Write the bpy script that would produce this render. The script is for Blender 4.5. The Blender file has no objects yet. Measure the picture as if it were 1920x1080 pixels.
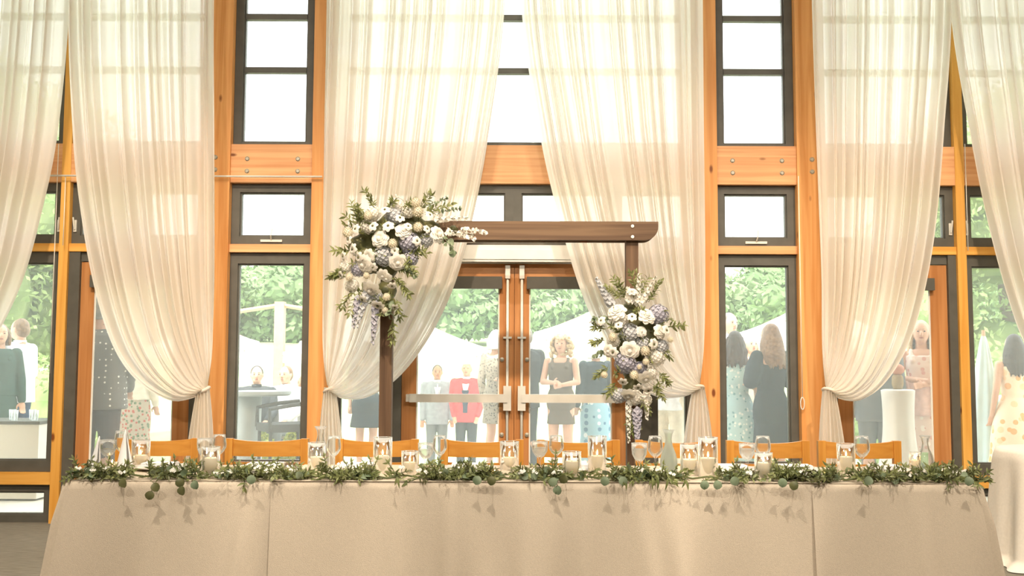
import bpy, math, random
from mathutils import Vector, Matrix, noise
R = random.Random(7)
PI = math.pi
sc = bpy.context.scene
COL = sc.collection
WM = {}                      # world matrices of the things' empties

# ------------------------------------------------------------------ camera
CAMH, F = 1.32, 1867.0
PITCH = math.atan(141 / F)
ROLL = math.radians(0.22)
camR = Matrix.Rotation(PI/2 + PITCH, 3, 'X') @ Matrix.Rotation(ROLL, 3, 'Z')
cd = bpy.data.cameras.new('camera'); cam = bpy.data.objects.new('camera', cd); COL.objects.link(cam)
cam.location = (0, 0, CAMH); cam.rotation_euler = camR.to_euler()
cd.sensor_width = 36; cd.lens = F / 1920 * 36; cd.clip_end = 400; cd.clip_start = .05
sc.camera = cam
def at(px, py, Y):
    d = camR @ Vector(((px-960)/F, (540-py)/F, -1))
    return Vector((0, 0, CAMH)) + d * (Y / d.y)
def wx(px, py, Y): return at(px, py, Y).x
def wz(px, py, Y): return at(px, py, Y).z

# ------------------------------------------------------------------ materials
MATS = {}
def newmat(name):
    m = bpy.data.materials.new(name); m.use_nodes = True
    nt = m.node_tree; nt.nodes.clear()
    return m, nt, nt.nodes, nt.links
def S(c):                                     # sRGB 0..255 -> linear
    return tuple((x/255/12.92 if x/255 <= .04045 else ((x/255+.055)/1.055)**2.4) for x in c) + (1,)
def mat(name, c, rough=.6, metal=0, var=.12, scale=8, bump=0, bscale=60, c2=None, spec=.4, stretch=(1,1,1), trans=0):
    if name in MATS: return MATS[name]
    m, nt, N, L = newmat(name)
    out = N.new('ShaderNodeOutputMaterial'); p = N.new('ShaderNodeBsdfPrincipled')
    tc = N.new('ShaderNodeTexCoord'); mp = N.new('ShaderNodeMapping'); mp.inputs['Scale'].default_value = stretch
    L.new(tc.outputs['Object'], mp.inputs['Vector'])
    nz = N.new('ShaderNodeTexNoise'); nz.inputs['Scale'].default_value = scale; nz.inputs['Detail'].default_value = 5
    L.new(mp.outputs[0], nz.inputs['Vector'])
    mx = N.new('ShaderNodeMix'); mx.data_type = 'RGBA'
    a = S(c); b = S(c2) if c2 else tuple(v*(1-var*2.2) for v in a[:3]) + (1,)
    mx.inputs[6].default_value = a; mx.inputs[7].default_value = b
    rp = N.new('ShaderNodeMapRange'); rp.inputs[1].default_value = .35; rp.inputs[2].default_value = .68
    L.new(nz.outputs[0], rp.inputs[0]); L.new(rp.outputs[0], mx.inputs[0])
    L.new(mx.outputs[2], p.inputs['Base Color'])
    p.inputs['Roughness'].default_value = rough; p.inputs['Metallic'].default_value = metal
    p.inputs['Specular IOR Level'].default_value = spec
    if bump:
        n2 = N.new('ShaderNodeTexNoise'); n2.inputs['Scale'].default_value = bscale; n2.inputs['Detail'].default_value = 4
        L.new(mp.outputs[0], n2.inputs['Vector'])
        bp = N.new('ShaderNodeBump'); bp.inputs['Strength'].default_value = bump; bp.inputs['Distance'].default_value = .01
        L.new(n2.outputs[0], bp.inputs['Height']); L.new(bp.outputs[0], p.inputs['Normal'])
    if trans:
        t = N.new('ShaderNodeBsdfTranslucent'); L.new(mx.outputs[2], t.inputs[0])
        ms = N.new('ShaderNodeMixShader'); ms.inputs[0].default_value = trans
        L.new(p.outputs[0], ms.inputs[1]); L.new(t.outputs[0], ms.inputs[2]); L.new(ms.outputs[0], out.inputs[0])
    else: L.new(p.outputs[0], out.inputs[0])
    MATS[name] = m; return m
def wood(name, c, c2, axis='Z', rough=.5, knots=True):
    if name in MATS: return MATS[name]
    m, nt, N, L = newmat(name)
    out = N.new('ShaderNodeOutputMaterial'); p = N.new('ShaderNodeBsdfPrincipled')
    tc = N.new('ShaderNodeTexCoord'); mp = N.new('ShaderNodeMapping')
    s = {'Z': (14, 14, .55), 'X': (.55, 14, 14)}[axis]
    mp.inputs['Scale'].default_value = s
    L.new(tc.outputs['Object'], mp.inputs['Vector'])
    nz = N.new('ShaderNodeTexNoise'); nz.inputs['Scale'].default_value = 1.6; nz.inputs['Detail'].default_value = 7; nz.inputs['Distortion'].default_value = .6
    L.new(mp.outputs[0], nz.inputs['Vector'])
    rp = N.new('ShaderNodeMapRange'); rp.inputs[1].default_value = .36; rp.inputs[2].default_value = .66
    L.new(nz.outputs[0], rp.inputs[0])
    mx = N.new('ShaderNodeMix'); mx.data_type = 'RGBA'; mx.inputs[6].default_value = S(c); mx.inputs[7].default_value = S(c2)
    L.new(rp.outputs[0], mx.inputs[0])
    col = mx.outputs[2]
    if knots:
        m3 = N.new('ShaderNodeMapping'); m3.inputs['Scale'].default_value = (5, 5, 2.2) if axis == 'Z' else (2.2, 5, 5)
        L.new(tc.outputs['Object'], m3.inputs['Vector'])
        vo = N.new('ShaderNodeTexVoronoi'); vo.inputs['Scale'].default_value = 1.0; L.new(m3.outputs[0], vo.inputs['Vector'])
        r3 = N.new('ShaderNodeMapRange'); r3.inputs[1].default_value = .05; r3.inputs[2].default_value = .1
        L.new(vo.outputs[0], r3.inputs[0])
        m4 = N.new('ShaderNodeMix'); m4.data_type = 'RGBA'; m4.inputs[6].default_value = S((120, 66, 30))
        L.new(r3.outputs[0], m4.inputs[0]); L.new(col, m4.inputs[7]); col = m4.outputs[2]
    L.new(col, p.inputs['Base Color']); p.inputs['Roughness'].default_value = rough
    p.inputs['Specular IOR Level'].default_value = .35
    L.new(p.outputs[0], out.inputs[0]); MATS[name] = m; return m
def pattern(name, base, c1, c2, scale, kind='floral', thr=.3, rough=.8):
    if name in MATS: return MATS[name]
    m, nt, N, L = newmat(name)
    out = N.new('ShaderNodeOutputMaterial'); p = N.new('ShaderNodeBsdfPrincipled'); tc = N.new('ShaderNodeTexCoord')
    vo = N.new('ShaderNodeTexVoronoi'); vo.inputs['Scale'].default_value = scale
    if kind == 'dots': vo.inputs['Randomness'].default_value = .15
    L.new(tc.outputs['Object'], vo.inputs['Vector'])
    g = N.new('ShaderNodeMath'); g.operation = 'LESS_THAN'; g.inputs[1].default_value = thr; L.new(vo.outputs[0], g.inputs[0])
    mc = N.new('ShaderNodeMix'); mc.data_type = 'RGBA'; mc.inputs[6].default_value = S(c1); mc.inputs[7].default_value = S(c2)
    sp = N.new('ShaderNodeSeparateColor'); L.new(vo.outputs['Color'], sp.inputs[0])
    g2 = N.new('ShaderNodeMath'); g2.operation = 'GREATER_THAN'; g2.inputs[1].default_value = .5; L.new(sp.outputs[0], g2.inputs[0])
    L.new(g2.outputs[0], mc.inputs[0])
    mx = N.new('ShaderNodeMix'); mx.data_type = 'RGBA'; mx.inputs[6].default_value = S(base)
    L.new(g.outputs[0], mx.inputs[0]); L.new(mc.outputs[2], mx.inputs[7])
    L.new(mx.outputs[2], p.inputs['Base Color']); p.inputs['Roughness'].default_value = rough
    L.new(p.outputs[0], out.inputs[0]); MATS[name] = m; return m
def emis(name, c, s):
    if name in MATS: return MATS[name]
    m, nt, N, L = newmat(name)
    out = N.new('ShaderNodeOutputMaterial'); e = N.new('ShaderNodeEmission')
    e.inputs[0].default_value = S(c); e.inputs[1].default_value = s
    L.new(e.outputs[0], out.inputs[0]); MATS[name] = m; return m
def glassy(name, tint, film=.1, filmc=(235, 245, 245), refl=.5, edge=.25, edgec=(200, 215, 215), rim=0):
    """thin clear glass: transparent + fresnel gloss + a pale translucent film"""
    if name in MATS: return MATS[name]
    m, nt, N, L = newmat(name)
    out = N.new('ShaderNodeOutputMaterial')
    tr = N.new('ShaderNodeBsdfTransparent'); tr.inputs[0].default_value = S(tint)
    lw = N.new('ShaderNodeLayerWeight'); lw.inputs[0].default_value = edge
    mc = N.new('ShaderNodeMix'); mc.data_type = 'RGBA'; mc.inputs[6].default_value = S(tint); mc.inputs[7].default_value = S(edgec)
    L.new(lw.outputs['Facing'], mc.inputs[0]); L.new(mc.outputs[2], tr.inputs[0])
    gl = N.new('ShaderNodeBsdfGlossy'); gl.inputs['Roughness'].default_value = .03; gl.inputs[0].default_value = (1, 1, 1, 1)
    fr = N.new('ShaderNodeFresnel'); fr.inputs[0].default_value = 1.45
    mu = N.new('ShaderNodeMath'); mu.operation = 'MULTIPLY'; mu.inputs[1].default_value = refl; L.new(fr.outputs[0], mu.inputs[0])
    m1 = N.new('ShaderNodeMixShader'); L.new(mu.outputs[0], m1.inputs[0]); L.new(tr.outputs[0], m1.inputs[1]); L.new(gl.outputs[0], m1.inputs[2])
    tl = N.new('ShaderNodeBsdfTranslucent'); tl.inputs[0].default_value = S(filmc)
    m2 = N.new('ShaderNodeMixShader'); m2.inputs[0].default_value = film
    if rim:  # whiter film at grazing angles paints in bright backlit edges
        l2 = N.new('ShaderNodeLayerWeight'); l2.inputs[0].default_value = .5
        r2 = N.new('ShaderNodeMapRange'); r2.inputs[1].default_value = .45; r2.inputs[2].default_value = 1; r2.inputs[3].default_value = film; r2.inputs[4].default_value = rim
        L.new(l2.outputs['Facing'], r2.inputs[0]); L.new(r2.outputs[0], m2.inputs[0])
    L.new(m1.outputs[0], m2.inputs[1]); L.new(tl.outputs[0], m2.inputs[2]); L.new(m2.outputs[0], out.inputs[0])
    MATS[name] = m; return m
def sheer():
    m, nt, N, L = newmat('sheer_fabric')
    out = N.new('ShaderNodeOutputMaterial')
    tr = N.new('ShaderNodeBsdfTransparent'); tr.inputs[0].default_value = (1, 1, 1, 1)
    df = N.new('ShaderNodeBsdfDiffuse'); df.inputs[0].default_value = S((242, 235, 224))
    tl = N.new('ShaderNodeBsdfTranslucent'); tl.inputs[0].default_value = S((242, 240, 234))
    a = N.new('ShaderNodeMixShader'); a.inputs[0].default_value = .6; L.new(df.outputs[0], a.inputs[1]); L.new(tl.outputs[0], a.inputs[2])
    lw = N.new('ShaderNodeLayerWeight'); lw.inputs[0].default_value = .5
    mr = N.new('ShaderNodeMapRange'); mr.inputs[1].default_value = 0; mr.inputs[2].default_value = .8; mr.inputs[3].default_value = .93; mr.inputs[4].default_value = 1
    L.new(lw.outputs['Facing'], mr.inputs[0])
    b = N.new('ShaderNodeMixShader'); L.new(mr.outputs[0], b.inputs[0]); L.new(tr.outputs[0], b.inputs[1]); L.new(a.outputs[0], b.inputs[2])
    L.new(b.outputs[0], out.inputs[0]); MATS['sheer'] = m; return m

M_beam = wood('fir_beam', (223, 173, 124), (203, 143, 94), 'X')
M_post = wood('fir_post', (221, 164, 102), (201, 137, 74), 'Z')
M_yel = wood('pine_post', (224, 172, 88), (204, 146, 62), 'Z')
M_yelx = wood('pine_rail', (224, 172, 88), (204, 146, 62), 'X')
M_door = wood('door_wood', (188, 134, 84), (168, 112, 64), 'Z', .4, False)
M_doorx = wood('door_wood_rail', (188, 134, 84), (168, 112, 64), 'X', .4, False)
M_chair = wood('chair_wood', (204, 146, 66), (186, 124, 50), 'X', .35, False)
M_chairz = wood('chair_wood_upright', (204, 146, 66), (186, 124, 50), 'Z', .35, False)
M_arch = wood('arch_wood', (114, 92, 70), (86, 66, 50), 'X', .7)
M_archz = wood('arch_wood_post', (114, 90, 68), (84, 64, 48), 'Z', .7)
M_dark = mat('dark_frame', (88, 87, 80), .5, 0, .08)
M_black = mat('black_metal', (40, 38, 36), .4, .3)
M_grey = mat('grey_metal', (214, 214, 206), .4, 0, .04)
M_white = mat('white_metal', (225, 225, 218), .4, 0, .04)
M_bolt = mat('bolt_metal', (170, 165, 150), .4, .5, .05)
M_pane = glassy('window_glass', (250, 252, 251), .08, (240, 246, 242), .5, .2, (225, 240, 236))  # pale film in the panes imitates the bloom veil of bright windows
M_gls = glassy('table_glass', (254, 255, 255), .03, (255, 255, 255), .7, .3, (225, 232, 232), .6)
M_water = glassy('water', (245, 250, 250), .42, (255, 255, 255), .8, .4, (225, 232, 232), .7)
M_frost = glassy('frosted_glass', (240, 244, 242), .38, (250, 252, 248), .6, .4, (200, 208, 204), .6)
M_cloth = mat('linen_cloth', (208, 194, 174), .9, 0, .035, 140, .35, 420, spec=.1, stretch=(1, 1, .7))
M_cloth2 = mat('white_cloth', (226, 222, 212), .9, 0, .03, 60, .2, 300, spec=.1)
M_wax = mat('candle_wax', (252, 246, 234), .5, 0, .02, trans=.4)
M_flame = emis('flame', (255, 200, 110), 20)
M_china = mat('white_china', (240, 238, 232), .25, 0, .02)
M_nap = mat('napkin_linen', (236, 236, 236), .85, 0, .04)
M_leaf = mat('ruscus_leaf', (150, 156, 104), .35, 0, .2, 14, c2=(104, 114, 68), trans=.25)
M_leaf2 = mat('eucalyptus_leaf', (146, 160, 132), .5, 0, .15, 12, c2=(104, 122, 92), trans=.15)
M_leaf3 = mat('dark_leaf', (118, 118, 80), .4, 0, .2, 14, c2=(80, 84, 52), trans=.15)
M_stem = mat('green_stem', (96, 104, 62), .6)
M_petal = mat('white_petal', (252, 250, 242), .6, 0, .06, 30, trans=.3)
M_cream = mat('cream_petal', (244, 238, 218), .6, 0, .08, 30, trans=.3)
M_blue = mat('pale_blue_petal', (214, 216, 218), .6, 0, .1, 40, c2=(194, 200, 208), trans=.25)
M_lav = mat('lavender_petal', (192, 192, 204), .6, 0, .1, 40, c2=(168, 170, 188), trans=.2)
M_sheer = sheer()

# ------------------------------------------------------------------ mesh builder
class MB:
    def __init__(s): s.v = []; s.f = []
    def add(s, vs, fs):
        o = len(s.v); s.v += [Vector(p) for p in vs]; s.f += [tuple(i+o for i in f) for f in fs]; return s
    def box(s, x0, x1, y0, y1, z0, z1, M=None):
        vs = [Vector(p) for p in ((x0,y0,z0),(x1,y0,z0),(x1,y1,z0),(x0,y1,z0),(x0,y0,z1),(x1,y0,z1),(x1,y1,z1),(x0,y1,z1))]
        if M: vs = [M @ p for p in vs]
        return s.add(vs, [(0,3,2,1),(4,5,6,7),(0,1,5,4),(1,2,6,5),(2,3,7,6),(3,0,4,7)])
    def lathe(s, prof, c=(0,0,0), n=24, sy=1):
        vs = []; fs = []
        for r, z in prof:
            for k in range(n):
                a = 2*PI*k/n; vs.append((c[0]+r*math.cos(a), c[1]+sy*r*math.sin(a), c[2]+z))
        for i in range(len(prof)-1):
            for k in range(n):
                k2 = (k+1) % n; fs.append((i*n+k, i*n+k2, (i+1)*n+k2, (i+1)*n+k))
        if prof[0][0] > 1e-6: fs.append(tuple(range(n-1, -1, -1)))
        if prof[-1][0] > 1e-6: fs.append(tuple((len(prof)-1)*n+k for k in range(n)))
        return s.add(vs, fs)
    def tube(s, pts, rad, n=8, caps=True):
        pts = [Vector(p) for p in pts]
        if not hasattr(rad, '__len__'): rad = [rad]*len(pts)
        vs = []; fs = []; up = None
        for i, p in enumerate(pts):
            d = (pts[min(i+1, len(pts)-1)] - pts[max(i-1, 0)]).normalized()
            if up is None:
                up = Vector((0,0,1)) if abs(d.z) < .9 else Vector((0,1,0))
            a = d.cross(up)
            if a.length < 1e-5: a = d.cross(Vector((1,0,0)))
            a.normalize(); b = a.cross(d).normalized(); up = b
            for k in range(n):
                t = 2*PI*k/n; vs.append(p + (a*math.cos(t)+b*math.sin(t))*rad[i])
        for i in range(len(pts)-1):
            for k in range(n):
                k2 = (k+1) % n; fs.append((i*n+k, (i+1)*n+k, (i+1)*n+k2, i*n+k2))
        if caps: fs.append(tuple(range(n))); fs.append(tuple((len(pts)-1)*n+k for k in range(n-1, -1, -1)))
        return s.add(vs, fs)
    def ell(s, c, r, n=12, M=None):
        if not hasattr(r, '__len__'): r = (r, r, r)
        c = Vector(c); vs = []; fs = []; m = max(6, n*2//3)
        for i in range(1, m):
            t = PI*i/m
            for k in range(n):
                a = 2*PI*k/n; q = Vector((r[0]*math.sin(t)*math.cos(a), r[1]*math.sin(t)*math.sin(a), r[2]*math.cos(t)))
                vs.append(c + (M @ q if M else q))
        q = Vector((0,0,r[2])); top = len(vs); vs.append(c + (M @ q if M else q)); vs.append(c - (M @ q if M else q))
        for i in range(m-2):
            for k in range(n):
                k2 = (k+1) % n; fs.append((i*n+k, (i+1)*n+k, (i+1)*n+k2, i*n+k2))
        for k in range(n):
            k2 = (k+1) % n; fs.append((top, k, k2)); fs.append((top+1, (m-2)*n+k2, (m-2)*n+k))
        return s.add(vs, fs)
    def caps(s, p0, p1, r0, r1, n=10):                       # closed tapered limb with ball ends
        p0 = Vector(p0); p1 = Vector(p1); d = p1-p0
        if d.length < 1e-4: return s.ell(p0, max(r0, r1), n)
        s.ell(p0, r0, n); s.ell(p1, r1, n); return s.tube([p0, p1], [r0, r1], n)
    def limb(s, pts, rad, n=10):
        for i in range(len(pts)-1): s.caps(pts[i], pts[i+1], rad[i], rad[i+1], n)
        return s
    def loft(s, rings, n=24, cap=True):                      # rings (cx, cy, z, rx, ry)
        vs = []; fs = []
        for cx, cy, z, rx, ry in rings:
            for k in range(n):
                a = 2*PI*k/n; ca, sa = math.cos(a), math.sin(a)
                e = .85
                vs.append((cx+rx*math.copysign(abs(ca)**e, ca), cy+ry*math.copysign(abs(sa)**e, sa), z))
        for i in range(len(rings)-1):
            for k in range(n):
                k2 = (k+1) % n; fs.append((i*n+k, i*n+k2, (i+1)*n+k2, (i+1)*n+k))
        if cap: fs.append(tuple(range(n-1, -1, -1))); fs.append(tuple((len(rings)-1)*n+k for k in range(n)))
        return s.add(vs, fs)
    def grid(s, fn, nu, nv):
        vs = [fn(i/nu, j/nv) for j in range(nv+1) for i in range(nu+1)]
        fs = [(j*(nu+1)+i, j*(nu+1)+i+1, (j+1)*(nu+1)+i+1, (j+1)*(nu+1)+i) for j in range(nv) for i in range(nu)]
        return s.add(vs, fs)
    def mesh(s, name, mt, smooth=True, M=None):
        me = bpy.data.meshes.new(name)
        vs = [M @ p for p in s.v] if M else s.v
        me.from_pydata([tuple(p) for p in vs], [], s.f); me.materials.append(mt)
        if smooth: me.polygons.foreach_set('use_smooth', [True]*len(me.polygons))
        me.update(); return me
    def build(s, name, mt, parent=None, smooth=False, local=False, remesh=0, smit=0, solid=0, auto=True):
        M = None
        if parent is not None and not local: M = WM[parent.name].inverted()
        o = bpy.data.objects.new(name, s.mesh(name, mt, smooth, M)); COL.objects.link(o)
        if parent is not None: o.parent = parent; WM[o.name] = WM[parent.name].copy()
        else: WM[o.name] = Matrix()
        if remesh:
            md = o.modifiers.new('r', 'REMESH'); md.mode = 'VOXEL'; md.voxel_size = remesh; md.use_smooth_shade = True
            if smit:
                m2 = o.modifiers.new('s', 'SMOOTH'); m2.iterations = smit; m2.factor = .6
        if solid:
            md = o.modifiers.new('t', 'SOLIDIFY'); md.thickness = solid; md.offset = 0
        return o
def tag(o, label=None, cat=None, group=None, kind=None):
    if label: o['label'] = label
    if cat: o['category'] = cat
    if group: o['group'] = group
    if kind: o['kind'] = kind
    return o
def thing(name, loc, label, cat, group=None, rz=0, kind=None, scale=1):
    o = bpy.data.objects.new(name, None); COL.objects.link(o); o.empty_display_size = .1
    o.location = loc; o.rotation_euler = (0, 0, rz); o.scale = (scale,)*3
    WM[o.name] = Matrix.Translation(Vector(loc)) @ Matrix.Rotation(rz, 4, 'Z') @ Matrix.Scale(scale, 4)
    return tag(o, label, cat, group, kind)
def kids(o): return [c for c in list(COL.objects) if c.parent == o]
def dup(o, loc=None, rz=None, label=None, group=None, parent=None):
    c = o.copy(); COL.objects.link(c)
    if parent: c.parent = parent
    if loc is not None: c.location = loc
    if rz is not None: c.rotation_euler = (0, 0, rz)
    if label: c['label'] = label
    if group: c['group'] = group
    for k in kids(o): dup(k, parent=c)
    return c
def struct(name, mb, m, parent=None, **k):
    o = mb.build(name, m, parent, **k)
    if parent is None: o['kind'] = 'structure'
    return o

# ------------------------------------------------------------------ ground height outside
def ground(Y):
    P = [(0,-.02),(13,-.02),(15.8,-.42),(19,-.5),(28,-.1),(60,2.5),(100,5.0),(140,7)]
    for (a, za), (b, zb) in zip(P, P[1:]):
        if Y <= b:
            t = max(0, (Y-a)/(b-a)); return za+(zb-za)*t
    return P[-1][1]
YW = 8.25            # inner face of the window wall
# ------------------------------------------------------------------ room shell
M_floor = mat('carpet', (128, 124, 112), .9, 0, .18, 30, .3, 200, stretch=(.3, 3, 1), spec=.1)
M_plaster = mat('plaster', (206, 190, 164), .8, 0, .04)
struct('floor', MB().box(-7.5, 7.5, -5, 8.4, -.1, 0), M_floor)
struct('ceiling', MB().box(-7.6, 7.6, -5, 8.7, 6.4, 6.6), wood('ceiling_wood', (196, 140, 84), (170, 112, 60), 'X'))
struct('wall_left', MB().box(-7.6, -7.5, -5, 8.4, 0, 6.4), M_plaster)
struct('wall_right', MB().box(7.5, 7.6, -5, 8.4, 0, 6.4), M_plaster)
struct('wall_back', MB().box(-7.6, 7.6, -5.1, -5, 0, 6.4), M_plaster)
TR = [0]
def trim(mb, m):
    TR[0] += 1; return struct('trim_%d' % TR[0], mb, m)
ZT = 6.4
X = lambda px, py=600: wx(px, py, YW)
# columns
xa0, xa1 = X(383, 400), X(430, 400)
xb0, xb1 = X(584, 400), X(628, 400)
xc0, xc1 = X(1298, 400), X(1345, 400)
xd0, xd1 = X(1495, 400), X(1540, 400)
xp0, xp1 = X(109, 500), X(126, 500)
xq0, xq1 = X(1796, 500), X(1813, 500)
for a, b in ((xa0, xa1), (xb0, xb1), (xc0, xc1), (xd0, xd1)):
    trim(MB().box(a, b, YW-.02, YW+.28, 0, ZT), M_post)
for a, b in ((xp0, xp1), (xq0, xq1)):
    trim(MB().box(a, b, YW-.0, YW+.2, 0, ZT), M_yel)
xe0, xe1 = X(-190, 400), X(-150, 400); xf0, xf1 = X(2070, 400), X(2110, 400)
for a, b in ((xe0, xe1), (xf0, xf1)):
    trim(MB().box(a, b, YW-.02, YW+.28, 0, ZT), M_post)
zb0, zb1 = wz(960, 344, YW), wz(960, 272, YW)       # beam
zr0, zr1 = wz(960, 474, YW), wz(960, 459, YW)       # rail
zs0, zs1 = wz(500, 911, YW), wz(500, 888, YW)       # low sill rail
bays = [(xe1, xp0), (xp1, xa0), (xa1, xb0), (xb1, xc0), (xc1, xd0), (xd1, xq0), (xq1, xf0)]
for i, (a, b) in enumerate(bays):
    m = MB().box(a, b, YW+.005, YW+.26, zb0, zb1)
    o = trim(m, M_beam)
    if i in (2, 4):
        for fx in (.2, .82):
            for fz in (.30, .62):
                bl = MB().lathe([(.0, -.012), (.02, -.012), (.02, 0), (.012, .006), (0, .006)], n=12)
                bl.v = [Vector((a+(b-a)*fx+p.x, YW+.003-p.z, zb0+(zb1-zb0)*fz+p.y)) for p in bl.v]
                bl.build('bolt', M_bolt, o)
    trim(MB().box(a, b, YW+.02, YW+.24, zr0, zr1), M_yelx if i in (0, 1, 5, 6) else M_beam)
for cxp, i in ((405, 0), (1521, 1)):                 # bolts on the columns' faces
    o = [q for q in COL.objects if q.name == ('trim_1' if i == 0 else 'trim_4')][0]
    for zz in (.32, .64):
        bl = MB().lathe([(.0, -.012), (.02, -.012), (.02, 0), (.012, .006), (0, .006)], n=12)
        bl.v = [Vector((X(cxp, 300)+p.x, YW-.024-p.z, zb0+(zb1-zb0)*zz+p.y)) for p in bl.v]
        bl.build('bolt', M_bolt, o)
# side fill of the wall beyond the modelled bays
trim(MB().box(-7.5, xe0, YW, YW+.2, 0, ZT), M_plaster); trim(MB().box(xf1, 7.5, YW, YW+.2, 0, ZT), M_plaster)
# windows
WN = [0]
def window(x0, x1, z0, z1, fr=.06, hm=(), vm=(), mw=.05, y=YW+.06, crank=False, latch=0, tb=None, mt=None):
    WN[0] += 1; n = WN[0]; tb = tb or fr
    root = thing('window_%d' % n, ((x0+x1)/2, y, z0), None, None, kind='structure')
    f = MB(); d = .08
    f.box(x0, x0+fr, y, y+d, z0, z1).box(x1-fr, x1, y, y+d, z0, z1)
    f.box(x0+fr, x1-fr, y, y+d, z0, z0+tb).box(x0+fr, x1-fr, y, y+d, z1-tb, z1)
    # stepped inner bead
    e = .012
    f.box(x0+fr, x0+fr+e, y+.02, y+d-.01, z0+tb, z1-tb).box(x1-fr-e, x1-fr, y+.02, y+d-.01, z0+tb, z1-tb)
    f.box(x0+fr+e, x1-fr-e, y+.02, y+d-.01, z0+tb, z0+tb+e).box(x0+fr+e, x1-fr-e, y+.02, y+d-.01, z1-tb-e, z1-tb)
    f.build('frame', mt or M_dark, root)
    for z in hm: MB().box(x0+fr+e, x1-fr-e, y+.012, y+d-.015, z-mw/2, z+mw/2).build('mullion', mt or M_dark, root)
    for v in vm: MB().box(v-mw/2, v+mw/2, y+.010, y+d-.013, z0+tb+e, z1-tb-e).build('mullion', mt or M_dark, root)
    MB().box(x0+fr, x1-fr, y+.045, y+.051, z0+tb, z1-tb).build('glass', M_pane, root)
    if crank:
        c = MB(); cx = (x0+x1)/2+.0
        c.box(cx-.09, cx+.09, y-.015, y, z0+.02, z0+.04)
        c.tube([(cx, y-.02, z0+.04), (cx+.004, y-.05, z0+.07), (cx+.012, y-.03, z0+.13)], .006, 6)
        c.build('crank', M_grey, root)
    if latch:
        lx = x0+.03 if latch < 0 else x1-.03
        l = MB().box(lx-.012, lx+.012, y-.012, y, z0+.10, z0+.20); l.tube([(lx, y-.02, z0+.12), (lx+.01*latch, y-.03, z0+.22)], .007, 6)
        l.build('latch', M_grey, root)
    return root
zu = wz(960, 270, YW)
um = [wz(960, 132, YW+.06), wz(960, 32, YW+.06), wz(960, -68, YW+.06), wz(960, -168, YW+.06)]
for i, (a, b) in enumerate(bays):                    # clerestory above the beam
    window(a, b, zb1+.0, ZT-.3, .07 if i in (2, 4) else .06, um, (), tb=.03)
zt0, zt1 = zr1, zb0
def trans(a, b, **k): return window(a, b, zt0+.002, zt1-.002, .07, **k)
g = .0
trans(bays[2][0]+.0, bays[2][1], crank=True); trans(bays[4][0], bays[4][1], crank=True)
xm0, xm1 = X(955, 390), X(970, 390)
xm = (xm0+xm1)/2
trans(xb1, X(780, 390)); trans(X(780, 390), xm, crank=True); trans(xm, X(1150, 390)); trans(X(1150, 390), xc0)
# left & right bays: two casements on each side of the thin posts
xl = X(116, 390); xr = X(1803, 390)
mL = (xe1+xp0)/2; mR = (xq1+xf0)/2
trans(xe1, mL); trans(mL, xp0, latch=1); trans(xp1, (xp1+xa0)/2, latch=-1); trans((xp1+xa0)/2, xa0)
trans(xd1, (xd1+xq0)/2); trans((xd1+xq0)/2, xq0, latch=1); trans(xq1, mR, latch=-1); trans(mR, xf0)
# tall lower windows + hoppers
def lower(a, b, vm=()):
    window(a, b, zs1+.002, zr0-.002, .065, (), vm, tb=.09)
    trim(MB().box(a, b, YW+.02, YW+.24, zs0, zs1), M_yelx)
    window(a, b, .0, zs0-.002, .07, tb=.06)
lower(*bays[0], vm=(mL,)); lower(*bays[2]); lower(*bays[4]); lower(*bays[6], vm=(mR,))
# door bays
DN = [0]
def leaf(x0, x1, z1, y, hinge, st=.12, shade=True, bar=None, dirn=1, stl=None, bot=.25):
    """a glazed wooden door leaf"""
    DN[0] += 1
    root = thing('door_%d' % DN[0], ((x0+x1)/2, y, 0), None, None, kind='structure')
    sl, sr = stl or (st, st); tp = .125
    MB().box(x0, x0+sl, y, y+.045, .01, z1).box(x1-sr, x1, y, y+.045, .01, z1).build('stile', M_door, root)
    MB().box(x0+sl, x1-sr, y+.001, y+.044, .01, bot).box(x0+sl, x1-sr, y+.001, y+.044, z1-tp, z1).build('rail', M_doorx, root)
    MB().box(x0+sl-.005, x1-sr+.005, y+.02, y+.026, bot-.005, z1-tp+.005).build('glass', M_pane, root)
    w = MB(); e = .012
    w.box(x0+sl, x0+sl+e, y+.008, y+.018, bot, z1-tp).box(x1-sr-e, x1-sr, y+.008, y+.018, bot, z1-tp)
    w.build('glazing_bead', M_white, root)
    if shade:
        MB().box(x0+sl-.02, x1-sr+.02, y-.05, y-.002, z1-tp-.09, z1-tp+.012).build('roller_shade', M_dark, root)
    return root
zd1 = wz(960, 494, YW+.05)
yd = YW+.06
xD0, xDm, xD1 = X(752, 700), X(964, 700), X(1176, 700)
d1 = leaf(xD0, xDm-.003, zd1, yd, -1); d2 = leaf(xDm+.003, xD1, zd1, yd, 1)
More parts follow.
